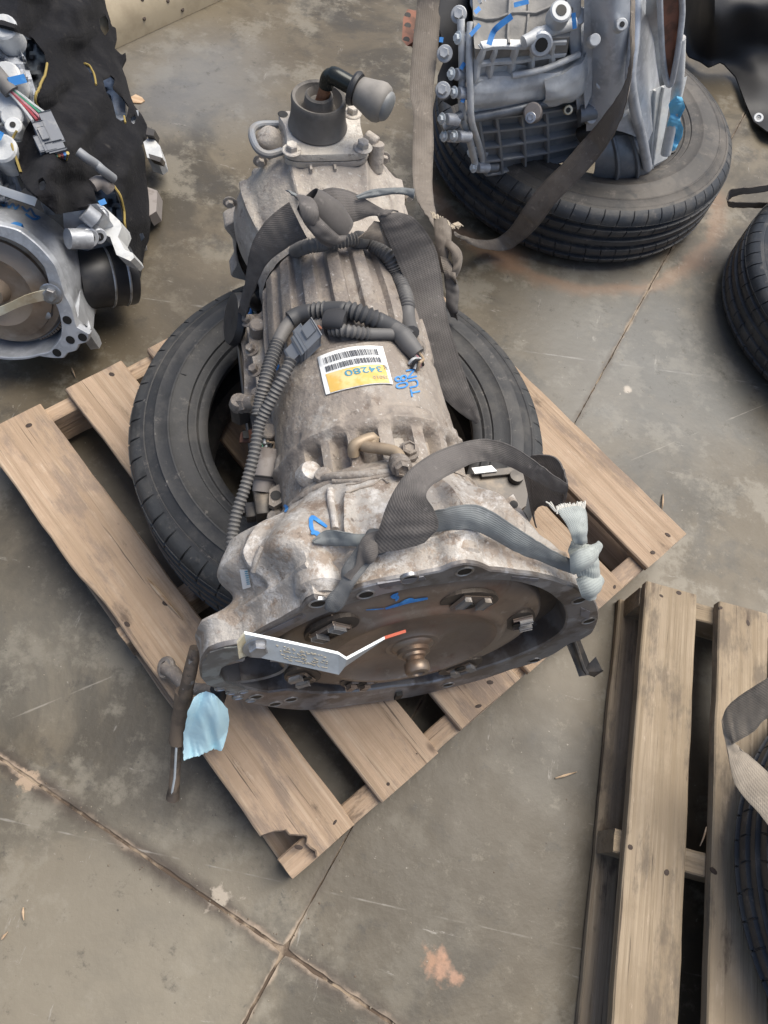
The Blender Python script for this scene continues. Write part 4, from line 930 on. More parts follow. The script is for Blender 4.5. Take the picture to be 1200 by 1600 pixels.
# tape wraps and junction
mb = MB(); a_, b_ = H(505, 505, .014), H(541, 506, .014); d = (b_-a_); up_ = GU
mb.tube([a_, a_.lerp(b_, .5)+GU*.003, b_], [.019, .020, .019], 16, flat=.62, up=GU); build('tape_wrap', mb, M['tape'], gb, 40)
mb = MB(); j0, j1 = H(624, 528, .016), H(646, 560, .014); mb.tube(spline([H(612, 522, .016), j0, j0.lerp(j1, .5), j1], 4), [.013]*4+[.0155]*5+[.0145, .014, .0135, .013], 14); build('tape_junction', mb, M['conduit'], gb, 50)
for k, (cn, dx, dy) in enumerate((('white', 0, 18), ('pink', 8, 14), ('black', -4, 16), ('red', 10, 8), ('white', -8, 10), ('tan', 5, 20), ('black', 13, 12))):
    s_ = V((.004*((k % 3)-1), .004*((k//3)-1), 0)); mb = MB(); mb.tube(spline([j1+s_-(j1-j0).normalized()*.01, j1+s_+(j1-j0).normalized()*.008, H(646+dx*.6, 560+dy*.7, .010+.004*(k % 3)), H(646+dx, 560+dy, .004)], 4), .0028, 6); build('cut_wire', mb, M['wire'][cn], gb)
# grey plug near the label
a_, b_ = H(458, 560, .016), H(497, 527, .02); d = (b_-a_).normalized(); s_ = d.cross(GU).normalized()
mb = MB(); mb.box(a_.lerp(b_, .22), d*.016, s_*.0105, GU*.009, .25); mb.box(a_.lerp(b_, .66), d*.022, s_*.016, GU*.012, .22); mb.box(a_.lerp(b_, .80)+s_*-.004+GU*.010, d*.010, s_*.008, GU*.005, .3); mb.box(a_.lerp(b_, .6)-s_*.020, d*.008, s_*.007, GU*.006, .3); mb.box(a_.lerp(b_, .45), d*.003, s_*.018, GU*.013, .3)
pg = build('plug_connector', mb, M['plug'], gb, 30)
mb = MB(); mb.tube([b_, b_+d*.012+GU*.002], .004, 8); build('plug_wire', mb, M['rustplate'], pg)
# cut harness end at the left rear
e_ = H(400, 478); e2 = Z(394, 494, e_.z-.02)
for k, cn in enumerate(('blue', 'green', 'black', 'blue', 'white', 'black')):
    s_ = GS*(.005*((k % 3)-1)) + GU*(.005*(k//3)); mb = MB(); mb.tube(spline([e_+s_*.5, e_.lerp(e2, .5)+s_, e2+s_*1.5+GS*.002*k], 4), .0033, 6); build('cut_wire', mb, M['wire'][cn], gb)
# ---- right side: black block with a sticker behind the loose strap
zb = .47
mb = MB(); mb.prism([Z(x, y, zb) for x, y in ((728, 742), (745, 738), (818, 738), (828, 752), (822, 790), (800, 806), (760, 785), (735, 765))], V((0, 0, -.10))); blk = build('solenoid_block', mb, M['darksteel'], gb, 25)
mb = MB(); mb.slab([[Z(737, 731, zb+.012), Z(768, 727, zb+.012)], [Z(742, 740, zb+.012), Z(777, 736, zb+.012)]], V((0, 0, -.003))); build('sticker', mb, M['white'], blk, 0)
mb = MB(); mb.box(Z(785, 738, zb+.004), GS*.04, GA*.007, GU*.004, .3); build('bracket_bar', mb, M['darksteel'], blk, 0)
mb = MB(); mb.lathe([(.010, 0), (.013, .004), (.012, .012), (0, .013)], Z(805, 748, zb), GU, 18); build('stud', mb, M['darksteel'], blk, 35)
# bell side ear on the right, with a hole
mb = MB(); mb.prism([Z(x, y, .52) for x, y in ((790, 780), (802, 772), (812, 790), (838, 835), (846, 860), (820, 850), (800, 820), (786, 800))], V((0, 0, -.05))); er = build('side_ear', mb, M['bell'], gb, 30)
mb = MB(); mb.lathe([(.007, .0006), (0, .0003)], Z(803, 788, .5205), GU, 12); build('ear_hole', mb, M['void'], er, 0)
# ---- lever and tube hanging off the left of the bell
mb = MB(); mb.tube([Z(306, 1012, .36), Z(297, 1050, .33), Z(288, 1090, .28)], [.010, .0115, .0115], 12); hp = build('hanging_tube', mb, M['rodsteel'], gb)
mb = MB(); mb.tube([Z(288, 1080, .285), Z(284, 1110, .25), Z(277, 1158, .19)], .0150, 14); build('tube_sleeve', mb, M['sleeve'], hp)
mb = MB(); mb.tube([Z(277, 1152, .19), Z(274, 1200, .13), Z(272, 1230, .09), Z(270, 1247, .07)], [.0095, .0095, .0100, .0125], 12, cap=True); build('tube_end', mb, M['rodsteel'], hp)
mb = MB(); mb.tube([Z(276, 1160, .205), Z(273, 1215, .125), Z(268, 1243, .085)], .0022, 6); build('pale_streak', mb, M['zinc'], hp)  # thin pale line along the tube end
mb = MB(); mb.tube([Z(260, 1043, .165), Z(272, 1052, .175), Z(290, 1075, .19), Z(340, 1080, .25)], [.015, .013, .011, .011], 12); build('link_rod', mb, M['ribs'], gb)
mb = MB(); mb.lathe([(.019, -.006), (.021, 0), (.019, .006), (.011, .006), (.010, -.006)], Z(260, 1043, .166), V((-.6, -.3, .7)), 16); build('rod_eye', mb, M['ribs'], gb, 35)
mb = MB(); mb.tube([Z(340, 1075, .27), Z(342, 1088, .255), Z(338, 1100, .24)], .013, 12); build('peg', mb, M['black'], gb)
# ---- bracket hanging on the right of the bell
P = spline([Z(890, 985, .30), Z(900, 1010, .27), Z(910, 1035, .24), Z(916, 1052, .225)], 4)
mb = MB(); mb.slab([[p-GS*.016, p, p+GS*.013] for p in P], -GA*.004); hb = build('hanging_bracket', mb, M['darksteel'], gb, 30)
mb = MB(); mb.slab([[Z(908, 1050, .225), Z(930, 1057, .225)], [Z(931, 1026, .255), Z(942, 1049, .245)]], V((0, 0, -.004))); mb.slab([[Z(930, 1057, .225), Z(942, 1049, .245)], [Z(929, 1054, .226), Z(940, 1047, .246)]], V((0, 0, .004))); build('bracket_foot', mb, M['darksteel'], hb, 20)
mb = MB(); mb.tube([Z(892, 985, .31), Z(902, 1015, .275), Z(912, 1045, .245), Z(917, 1052, .24)], .004, 8); build('bracket_rod', mb, M['darksteel'], hb)
# ================================================================== webbing straps
def ribbon(mb, pairs, th=.0022, steps=8, curl=.0, nx=7, wr=.0022):
    """webbing between two edge lines; pairs of world points"""
    L_ = spline([p[0] for p in pairs], steps); R_ = spline([p[1] for p in pairs], steps); rows = []; dist = 0; uvs = []
    for i in range(len(L_)):
        a_, b_ = L_[i], R_[i]; m_ = (a_+b_)/2
        if i: dist += (m_-pm).length
        pm = m_
        d = ((L_[min(i+1, len(L_)-1)]+R_[min(i+1, len(L_)-1)])-(L_[max(i-1, 0)]+R_[max(i-1, 0)])).normalized(); s_ = (b_-a_); nn = d.cross(s_)
        nn = nn.normalized() if nn.length > 1e-9 else V((0, 0, 1)); nn = nn if nn.z >= 0 else -nn
        rows.append([a_.lerp(b_, k/(nx-1)) + nn*(curl*s_.length*(1-(2*k/(nx-1)-1)**2) + wr*noise.noise(V((k*.7, dist*38, a_.x*3)))+wr*.8*noise.noise(V((k*.35, dist*95, 7)))) for k in range(nx)]); uvs += [(k/(nx-1), dist) for k in range(nx)]
    o = len(mb.v); m2, n2 = len(rows), nx
    def off(i, k):
        a_ = rows[min(i+1, m2-1)][k]-rows[max(i-1, 0)][k]; b_ = rows[i][min(k+1, n2-1)]-rows[i][max(k-1, 0)]; c = a_.cross(b_)
        return (c.normalized() if c.length > 1e-12 else V((0, 0, 1)))*th
    mb.slab(rows, off)
    for j, u_ in enumerate(uvs): mb.uv[o+j] = u_; mb.uv[o+m2*n2+j] = u_
    return mb
def E(px, py, z=None, o=None):
    return hit(px, py, o) if z is None else at(px, py, z)
def band(edges, **k): return ribbon(MB(), [(E(*a_), E(*b_)) for a_, b_ in edges], **k)
def h(o): return (None, o)
def fray(c, d, wv, n, L, m, par, seed=1):
    r = random.Random(seed); mb = MB()
    for i in range(n):
        s_ = r.uniform(-1, 1); p = c+wv*s_; q = d*L*r.uniform(.5, 1.3)+V((r.uniform(-1, 1), r.uniform(-1, 1), r.uniform(-1, 1)))*L*.4
        mb.tube(spline([p-d*.006, p+q*.5+V((r.uniform(-1, 1), r.uniform(-1, 1), r.uniform(0, 1)))*L*.15, p+q], 3), .0009, 5)
    return build('frayed_end', mb, m, par)
# ---- front strap over the bell housing
fs = empty('webbing_strap', GC+GU*.24+GA*.06, 'grey webbing strap knotted round the bell housing, a wide loose loop standing up', 'strap', 'webbing straps')
# tight pale run from the left tuck to the right knot
mb = band([((487, 845, None, .004), (491, 849, None, .004)), ((512, 834, None, .012), (520, 853, None, .006)), ((545, 835, None, .016), (552, 860, None, .008)), ((580, 834, None, .012), (590, 858, None, .006)), ((640, 814, None, .010), (646, 840, None, .008)), ((684, 797, .735), (688, 831, .71)), ((735, 788, .745), (728, 826, .72)), ((775, 803, .735), (765, 840, .70)), ((820, 833, .705), (805, 862, .675)), ((868, 862, .665), (855, 882, .635)), ((902, 878, .63), (893, 897, .61))], curl=.10)
build('strap_band', mb, M['strap_pale'], fs, 60, label='pale grey run of the strap pulled tight over the bell')
# dark wide loop
mb = band([((580, 866, .708), (664, 848, .725)), ((592, 826, .74), (685, 824, .745)), ((606, 786, .765), (678, 796, .765)), ((626, 750, .775), (666, 776, .778)), ((655, 721, .775), (676, 758, .775)), ((695, 700, .77), (712, 737, .76)), ((735, 688, .765), (745, 722, .745)), ((765, 687, .755), (770, 722, .725)), ((800, 697, .735), (795, 729, .70)), ((835, 720, .705), (826, 745, .675)), ((865, 742, .68), (858, 765, .645)), ((888, 757, .66), (886, 772, .635))], curl=.06)
build('strap_loop', mb, M['strap'], fs, 60, label='wide dark loop of the strap standing up in the air')
mb = band([((888, 757, .66), (886, 774, .635)), ((884, 740, .665), (882, 784, .60)), ((872, 716, .67), (862, 790, .585)), ((845, 709, .655), (846, 790, .565)), ((826, 714, .63), (836, 800, .54)), ((815, 722, .59), (838, 825, .50))])
build('strap_return', mb, M['strap'], fs, 60)
# twisted tuck in front of the flange
mb = band([((612, 836, None, .022), (616, 850, None, .018)), ((582, 832, None, .026), (598, 858, None, .016)), ((556, 846, None, .026), (588, 868, None, .016)), ((541, 876, None, .020), (577, 890, None, .014)), ((527, 906, None, .014), (556, 918, None, .010)), ((513, 934, None, .010), (532, 942, None, .008)), ((507, 943, None, .006), (518, 948, None, .006))], curl=.18)
build('strap_tuck', mb, M['strap_mid'], fs, 60)
mb = band([((592, 836, None, .034), (600, 846, None, .03)), ((568, 850, None, .034), (580, 866, None, .028)), ((556, 878, None, .026), (570, 886, None, .022)), ((547, 903, None, .018), (558, 910, None, .014))], curl=.3)
build('strap_fold', mb, M['strap'], fs, 60)
# knot
kc = at(908, 872, .615)
mb = band([((893, 845, .66), (930, 850, .64)), ((888, 862, .655), (932, 870, .62)), ((896, 885, .63), (935, 892, .60)), ((905, 910, .60), (934, 915, .58)), ((910, 932, .57), (930, 934, .56))], curl=.22)
kt = build('strap_knot', mb, M['strap_knot'], fs, 60, label='pale knot at the right end of the strap')
mb = band([((890, 868, .668), (897, 898, .64)), ((905, 858, .68), (912, 892, .655)), ((922, 852, .67), (926, 880, .65)), ((936, 845, .64), (934, 862, .625))], curl=.3); build('knot_turn', mb, M['strap_knot'], kt, 60)
mb = band([((900, 905, .615), (912, 932, .57)), ((918, 898, .62), (926, 932, .575)), ((932, 892, .60), (934, 918, .565))], curl=.25); build('knot_turn', mb, M['strap_knot'], kt, 60)
mb = band([((898, 852, .672), (918, 848, .668)), ((893, 838, .69), (918, 835, .685)), ((885, 820, .70), (919, 818, .695)), ((876, 806, .705), (916, 800, .70)), ((870, 797, .705), (913, 790, .70))], curl=.12); kt2 = build('knot_tail', mb, M['strap_knot'], kt, 60)
a_, b_ = at(870, 796, .706), at(913, 790, .702); up_ = (at(890, 780, .71)-at(890, 795, .705)).normalized()
fray(a_.lerp(b_, .5), up_, (b_-a_)*.5, 130, .0045, M['fray'], kt, 4)
fray(at(866, 795, .706), (at(858, 786, .71)-at(866, 795, .706)).normalized(), V((.003, 0, 0)), 4, .012, M['fray'], kt, 9)
# ---- rear strap, knotted over the tail
rs = empty('webbing_strap', GC+GU*.2+GA*.66, 'dark grey webbing strap knotted over the waist of the rusty gearbox', 'strap', 'webbing straps')
mb = band([((452, 316, .725), (480, 372, .69)), ((430, 332, .715), (462, 378, .68)), ((408, 355, .695), (440, 392, .665)), ((393, 385, .665), (420, 408, .645)), ((387, 415, .63), (405, 432, .61)), ((382, 450, .58), (394, 462, .57)), ((374, 480, .52), (386, 490, .52)), ((368, 505, .45), (380, 512, .45))], curl=.08)
build('strap_band', mb, M['strap'], rs, 60)
mb = band([((500, 298, .735), (508, 352, .70)), ((520, 293, .74), (530, 354, .705)), ((550, 300, .73), (556, 346, .705)), ((580, 316, .725), (578, 338, .71)), ((602, 328, .72), (592, 338, .715)), ((622, 331, .715), (589, 337, .715))], curl=.16)
build('strap_twist', mb, M['strap'], rs, 60)
mb = band([((622, 331, .715), (589, 337, .715)), ((646, 340, .71), (596, 352, .70)), ((668, 365, .68), (608, 380, .675)), ((683, 395, .64), (622, 412, .64)), ((691, 440, .60), (638, 455, .60)), ((698, 490, .56), (650, 505, .56)), ((712, 540, .51), (662, 555, .51)), ((728, 590, .45), (680, 605, .455)), ((742, 630, .40), (712, 640, .40)), ((752, 656, .36), (743, 662, .355))], curl=.05)
build('strap_band', mb, M['strap'], rs, 60)
mb = MB(); c0 = at(512, 345, .72); ax_ = (at(530, 362, .70)-at(500, 330, .73)).normalized()
rows = []
for i in range(9):
    f_ = i/8; rr = .022+.010*sin(pi*f_*.8); rows.append([c0+ax_*(-.045+.075*f_) + (ax_.orthogonal().normalized()*cos(q)+ax_.cross(ax_.orthogonal().normalized())*sin(q)*.8)*rr*(1+.1*noise.noise(V((q, f_*3, 2)))) for q in [2*pi*k/28 for k in range(28)]])
mb.slab([r_+[r_[0]] for r_ in rows], lambda i, k: (c0-rows[i][k % 28]).normalized()*.003); kn_ = build('strap_knot', mb, M['strap'], rs, 60)
mb = band([((455, 305, .74), (478, 318, .745)), ((466, 312, .755), (492, 318, .755)), ((470, 330, .755), (497, 335, .755)), ((478, 350, .74), (500, 350, .74)), ((500, 372, .71), (512, 362, .72))], curl=.2); build('knot_turn', mb, M['strap'], kn_, 60)
mb = band([((447, 298, .745), (456, 304, .745)), ((458, 306, .75), (470, 318, .74)), ((480, 318, .745), (486, 338, .735)), ((500, 318, .74), (505, 330, .735))], curl=.3); build('knot_turn', mb, M['strap_pale'], kn_, 60)
mb = band([((478, 345, .745), (490, 332, .752)), ((492, 366, .73), (510, 352, .74)), ((512, 378, .715), (528, 368, .72)), ((530, 380, .705), (540, 368, .712))], curl=.2); build('knot_turn', mb, M['strap'], kn_, 60)
mb = band([((556, 306, .735), (560, 312, .73)), ((580, 296, .74), (583, 309, .73)), ((610, 293, .74), (613, 304, .73)), ((632, 293, .735), (634, 305, .725)), ((648, 295, .735), (646, 312, .72))], curl=.35); build('strap_tail', mb, M['strap_pale'], rs, 60)
# waist wrap under the knot
mb = band([((585, 345, .705), (560, 372, .69)), ((610, 352, .69), (592, 378, .675)), ((632, 372, .665), (620, 395, .655)), ((640, 395, .63), (632, 412, .625))], curl=.1); build('strap_wrap', mb, M['strap_brown'], rs, 60)
# the other end, knotted low on the right
rk = empty('webbing_strap', at(700, 420, .44), 'dusty brown knotted strap end with a frayed tip, right of the rusty gearbox', 'strap', 'webbing straps')
mb = band([((678, 338, .52), (704, 350, .52)), ((680, 365, .51), (704, 378, .51)), ((683, 392, .49), (700, 400, .49)), ((686, 420, .46), (698, 428, .46))], curl=.2); build('strap_tail', mb, M['strap_brown'], rk, 60)
mb = band([((696, 372, .515), (704, 395, .50)), ((708, 378, .515), (706, 402, .50)), ((720, 392, .50), (708, 415, .485)), ((722, 412, .48), (706, 425, .475)), ((714, 432, .455), (702, 432, .46))], curl=.22); build('knot_turn', mb, M['strap_brown'], rk, 60)
mb = band([((694, 425, .47), (712, 436, .455)), ((696, 450, .44), (716, 455, .43)), ((698, 475, .41), (714, 482, .40)), ((704, 495, .37), (716, 500, .37))], curl=.2); build('strap_tail', mb, M['strap'], rk, 60)
mb = band([((688, 400, .49), (700, 440, .45)), ((700, 405, .49), (708, 440, .45)), ((712, 420, .475), (714, 445, .45))], curl=.3); build('knot_turn', mb, M['strap_brown'], rk, 60)
fray(at(688, 342, .525), (at(686, 333, .53)-at(690, 345, .525)).normalized(), (at(704, 352, .522)-at(676, 338, .522))*.5, 50, .005, M['fray_t'], rk, 6)
fray(at(712, 352, .52), (at(718, 358, .52)-at(704, 346, .52)).normalized(), V((.008, .008, 0)), 30, .006, M['fray_t'], rk, 8)
# ---- strap coming down from the silver gearbox to that knot
vs_ = empty('webbing_strap', at(660, 200, .3), 'long brown grey strap hanging straight down beside the black three bolt bracket', 'strap', 'webbing straps')
mb = band([((650, -30, .62), (700, -30, .62)), ((652, 0, .58), (690, 0, .58)), ((645, 70, .52), (684, 75, .52)), ((640, 140, .47), (676, 150, .47)), ((646, 178, .45), (676, 185, .45)), ((645, 230, .42), (677, 235, .42)), ((645, 285, .40), (675, 282, .40)), ((655, 320, .42), (678, 320, .42)), ((672, 345, .46), (684, 345, .46)), ((682, 362, .47), (690, 360, .47))], curl=.05)
build('strap_band', mb, M['strap_brown'], vs_, 60)
ds = empty('webbing_strap', at(820, 340, .1), 'brown grey strap slanting down from the silver gearbox across its tyre', 'strap', 'webbing straps')
SDG = [((985, -20, .74), (991, -20, .74)), ((984, 40, .70), (991, 40, .70)), ((984, 100, .65), (989, 105, .65)), ((972, 140, .58), (978, 165, .58)), ((948, 175, .50), (962, 205, .50)), ((915, 215, .40), (940, 240, .40)), ((880, 255, .33), (905, 280, .32)), ((845, 290, .26), (868, 318, .25)), ((815, 330, .18), (842, 352, .17)), ((795, 358, .10), (818, 375, .09)), ((772, 374, .05), (790, 391, .035)), ((745, 375, .10), (752, 388, .075)), ((722, 368, .22), (722, 374, .20)), ((708, 362, .34), (708, 367, .33))]
mb = band(SDG, curl=.08); build('strap_band', mb, M['strap_brown'], ds, 60)
# lower right strap over the pallet tyre
ls = empty('webbing_strap', at(1150, 1160, .3), 'beige grey strap folded over the tyre at the lower right', 'strap', 'webbing straps')
mb = band([((1240, 1030, .50), (1250, 1110, .49)), ((1200, 1060, .46), (1200, 1122, .44)), ((1165, 1082, .42), (1175, 1145, .41)), ((1140, 1102, .39), (1150, 1160, .385)), ((1128, 1125, .375), (1146, 1163, .375))], curl=.06); build('strap_band', mb, M['strap_beige'], ls, 60)
mb = band([((1128, 1124, .377), (1146, 1160, .373)), ((1132, 1150, .37), (1152, 1166, .37)), ((1140, 1195, .36), (1172, 1182, .37)), ((1152, 1232, .35), (1200, 1208, .36)), ((1185, 1270, .33), (1222, 1228, .35)), ((1215, 1310, .31), (1260, 1260, .33))], curl=.06); build('strap_band', mb, M['strap_beige'], ls, 60)
hs_ = empty('webbing_strap', at(1160, 310, .12), 'narrow brown webbing loop sticking out of the tyre at the right edge', 'strap', 'webbing straps')
mb = band([((1235, 280, .24), (1235, 290, .20)), ((1188, 290, .22), (1188, 300, .18)), ((1150, 294, .20), (1150, 305, .16)), ((1138, 300, .185), (1139, 312, .14)), ((1136, 313, .17), (1138, 323, .13)), ((1150, 316, .165), (1150, 325, .13)), ((1180, 317, .165), (1180, 325, .13)), ((1230, 318, .16), (1230, 326, .13))]); build('strap_band', mb, M['strap_brown'], hs_, 60)

# ================================================================== blue towel hanging on the left tube
out = [(304, 1089), (312, 1083), (322, 1080), (334, 1084), (345, 1095), (356, 1108), (358, 1125), (356, 1142), (352, 1158), (347, 1173), (340, 1172), (334, 1170), (322, 1176), (312, 1181), (300, 1183), (292, 1187), (286, 1188), (287, 1170), (286, 1150), (290, 1130), (294, 1110)]
jag = []
for i in range(len(out)):
    (x0, y0), (x1, y1) = out[i], out[(i+1) % len(out)]
    for k in range(4):
        q = k/4; x_, y_ = x0+(x1-x0)*q, y0+(y1-y0)*q; am = 2.6 if (y_ > 1160 or x_ < 296) else .8
        jag.append((x_+am*noise.noise(V((x_*.6, y_*.6, 2))), y_+am*noise.noise(V((x_*.6, y_*.6, 9)))))
out = jag
def tz(x, y):
    r_ = sqrt((x-322)**2+(y-1098)**2)
    return .335 - .16*sst(1085, 1190, y) + .026*abs(noise.noise(V((x*.030+y*.018, y*.012, 1)))) + .006*abs(noise.noise(V((x*.07, y*.04-x*.04, 6)))) - .018*exp(-((x-y*.25-44)/7)**2)*sst(1100, 1150, y) - .03*sst(338, 360, x)
mb = sheet(out, tz, 1.9, th=.0015); o = build('paper_towel', mb, M['rag'], smooth=40); tag(o, 'torn light blue paper towel draped on the tube left of the bell housing', 'paper towel')
# ================================================================== silver gearbox at the upper right, on its tyre
cv = empty('gearbox', at(880, 230, .22), 'clean silver grey gearbox with waffle ribbed pan, on the tyre at upper right', 'gearbox', 'gearboxes in the yard')
def bil(c, a, b): return (c[0]*(1-a)+c[1]*a)*(1-b) + (c[3]*(1-a)+c[2]*a)*b
def panel(name, c, m, back, par, cols=(), rows=(), rw=.006, rh=.012, bulge=0.0, n=14, solid=True, rim=True, wav=.0, rm=None):
    """cast panel: corners bl br tr tl, with real ribs raised over a recessed floor, solid to the vector back"""
    N_ = (c[1]-c[0]).cross(c[3]-c[0]).normalized(); N_ = N_ if N_.dot(EYE-c[0]) > 0 else -N_
    def P(a, b, h_=0): return bil(c, a, b) + N_*(bulge*4*(a*(1-a)+b*(1-b))*.5 + h_ + wav*noise.noise(V((a*3, b*3, len(name)))))
    mb = MB(); mb.slab([[P(i/n, k/n) for i in range(n+1)] for k in range(n+1)], back)
    o = build(name, mb, m, par, 30)
    def bar(a0, b0, a1, b1):
        mb = MB(); p = [P(a0+(a1-a0)*q/8, b0+(b1-b0)*q/8, 0) for q in range(9)]; d = (p[-1]-p[0]).normalized(); s_ = d.cross(N_).normalized()
        rws = [[q-s_*rw-N_*.002, q-s_*rw*.75+N_*rh*.8, q-s_*rw*.45+N_*rh, q+s_*rw*.45+N_*rh, q+s_*rw*.75+N_*rh*.8, q+s_*rw-N_*.002] for q in p]
        mb.grid(rws); mb.f.append(tuple(range(6))); mb.f.append(tuple(8*6+i for i in range(6))); return build('rib', mb, rm or m, o, 40)
    for x in cols: bar(x, 0, x, 1)
    for y in rows: bar(0, y, 1, y)
    return o, P, N_
BK = V((.05, .22, -.02))
pan, PP, PN_ = panel('ribbed_pan', [at(757, 268, .20), at(902, 240, .20), at(905, 160, .385), at(745, 180, .385)], M['alu_dark'], V((.05, .25, .0)), cv, (.0, .16, .40, .64, 1.0), (0, .28, .54, .80, 1.0), .006, .016, bulge=.012, rm=M['alu_mid'])
# thick tube seam above the pan
mb = MB(); mb.tube(spline([at(725, 186, .40), at(760, 180, .41), at(820, 168, .42), at(858, 160, .42), at(900, 150, .41)], 5), .012, 16); build('case_seam', mb, M['alu_dark'], cv, 50)
panel('case_front', [at(728, 180, .41), at(905, 150, .40), at(900, 105, .50), at(735, 120, .50)], M['alu_dusty'], V((.05, .25, 0)), cv, (), (), bulge=.03, wav=.015)
panel('case_waffle', [at(735, 125, .49), at(880, 100, .49), at(880, 60, .575), at(750, 70, .575)], M['alu_dusty'], V((.05, .25, -.05)), cv, (.02, .17, .40, .62, .85), (.02, .5, .98), .008, .016, wav=.008)
panel('case_top', [at(742, 76, .575), at(890, 58, .585), at(900, -60, .66), at(735, -60, .64)], M['alu_dust'], V((.03, .1, -.2)), cv, (.55, .35), (.35,), .004, .006, wav=.03)
mb = MB(); mb.tube(spline([at(818, 66, .59), at(845, 52, .60), at(872, 44, .60), at(900, 36, .61)], 4), .013, 10); mb.tube(spline([at(800, 118, .505), at(850, 108, .515), at(905, 85, .53)], 4), .007, 10); build('case_ribs', mb, M['alu_dusty'], cv, 50)
# diagonal web and lower neck
panel('neck_front', [at(845, 165, .42), at(908, 150, .42), at(915, 85, .53), at(850, 125, .49)], M['alu_dusty'], V((.03, .2, 0)), cv, bulge=.03, wav=.01)
def tube_part(name, pts, r, m, par, n=14, sm=45):
    mb = MB(); mb.tube(pts, r, n); return build(name, mb, m, par, sm)
def boss(px, py, z, ax, r, L, m, par=cv, hole=None, name='case_boss'):
    c = at(px, py, z); ax = V(ax).normalized(); mb = MB(); mb.lathe([(r*.86, 0), (r, -r*.14), (r*1.05, -L)], c, ax, 18); o = build(name, mb, m, par, 35)
    if hole:
        mb = MB(); mb.lathe([(r*hole, .0012), (r*hole*.2, .0004), (0, .0004)], c, ax, 14); build('bore', mb, M['void'], o, 0)
    return o
# edge bosses and bolts down the left side
for px, py, z in ((697, 186, .42), (700, 213, .37), (716, 213, .38), (716, 145, .47), (712, 116, .50), (746, 262, .24), (722, 60, .56), (742, 238, .27)):
    boss(px, py, z, V((-.7, -.6, .25)), .013, .035, M['alu']); hexbolt(at(px-2, py, z)+V((-.006, -.006, .003)), V((-.7, -.6, .25)), .0085, .009, M['zinc'], cv)
tube_part('edge_flange', spline([at(720, 30, .59), at(722, 80, .54), at(722, 130, .48), at(722, 175, .42), at(733, 215, .35), at(744, 262, .23)], 5), .009, M['alu_dusty'], cv)
tube_part('edge_flange', spline([at(735, 35, .59), at(733, 90, .54), at(735, 150, .47), at(737, 190, .41), at(748, 225, .32), at(757, 262, .22)], 5), .008, M['alu_dusty'], cv)
for pts, r in (([(690, 198, .40), (722, 180, .42)], .012), ([(752, 262, .23), (778, 262, .23)], .012)): tube_part('edge_lug', [at(*p) for p in pts], r, M['alu_dark'], cv)
# plug with rubber tip and small brass fitting
o = boss(832, 175, .43, V((-.1, -.8, .55)), .022, .07, M['plugb'], name='speed_sensor'); hexbolt(at(830, 179, .435)+V((0, -.012, .0)), V((-.1, -.8, .55)), .008, .012, M['bright'], o)
boss(888, 172, .41, V((0, -.8, .5)), .011, .04, M['gold'], hole=.55, name='brass_fitting')
boss(846, 70, .59, V((.2, -.9, .3)), .026, .04, M['alu'], hole=.55, name='lifting_eye')
boss(877, 16, .65, V((.1, -.5, .85)), .024, .035, M['washer'], hole=.5, name='washer_boss')
# black bracket on the left with three bolts
pts = [(690, -20), (728, -20), (732, 30), (722, 58), (716, 80), (718, 100), (708, 120), (706, 152), (692, 158), (682, 148), (684, 118), (692, 98), (690, 60), (684, 30)]
mb = MB(); mb.prism([at(x, y, .60-.0009*(y+20)) for x, y in pts], V((.02, .05, -.04))); bk = build('mount_bracket', mb, M['black'], cv, 30)
for px, py, z in ((717, 23, .585), (695, 84, .53), (692, 141, .475), (747, 3, .60)): hexbolt(at(px, py, z), V((-.1, -.75, .6)), .0115, .016, M['washer'], bk)
mb = MB(); c = [at(x, y, .50) for x, y in ((630, 28), (637, 14), (645, 18), (648, 40), (644, 66), (636, 72), (628, 62))]; mb.prism(c, V((.03, .06, -.03))); rp_ = build('mount_ear', mb, M['rustplate'], cv, 20)
for px, py in ((637, 24), (637, 40), (635, 62)):
    mb = MB(); mb.lathe([(.008, .001), (0, .0005)], at(px, py, .5005), V((0, -.3, 1)), 12); build('ear_hole', mb, M['void'], rp_, 0)
tube_part('mount_arm', [at(645, 60, .48), at(690, 60, .50)], .02, M['black'], cv)
# joint flange across the case (bright, vertical)
pts = [(884, -20), (908, -20), (908, 60), (912, 120), (918, 165), (902, 172), (896, 120), (888, 60)]
mb = MB(); mb.prism([at(x, y, .66-.0014*(y+20)) for x, y in pts], V((.02, .10, -.10))); build('joint_flange', mb, M['alu'], cv, 30)
pts = [(913, -20), (935, -20), (930, 30), (928, 80), (924, 150), (914, 170), (910, 120), (912, 60)]
mb = MB(); mb.prism([at(x, y, .67-.0014*(y+20)) for x, y in pts], V((.03, .10, -.10))); build('joint_flange', mb, M['alu'], cv, 30)
for px, py, z in ((905, 112, .47), (925, 108, .48), (905, 25, .6)): boss(px, py, z, V((.1, -.8, .5)), .018, .05, M['alu'])
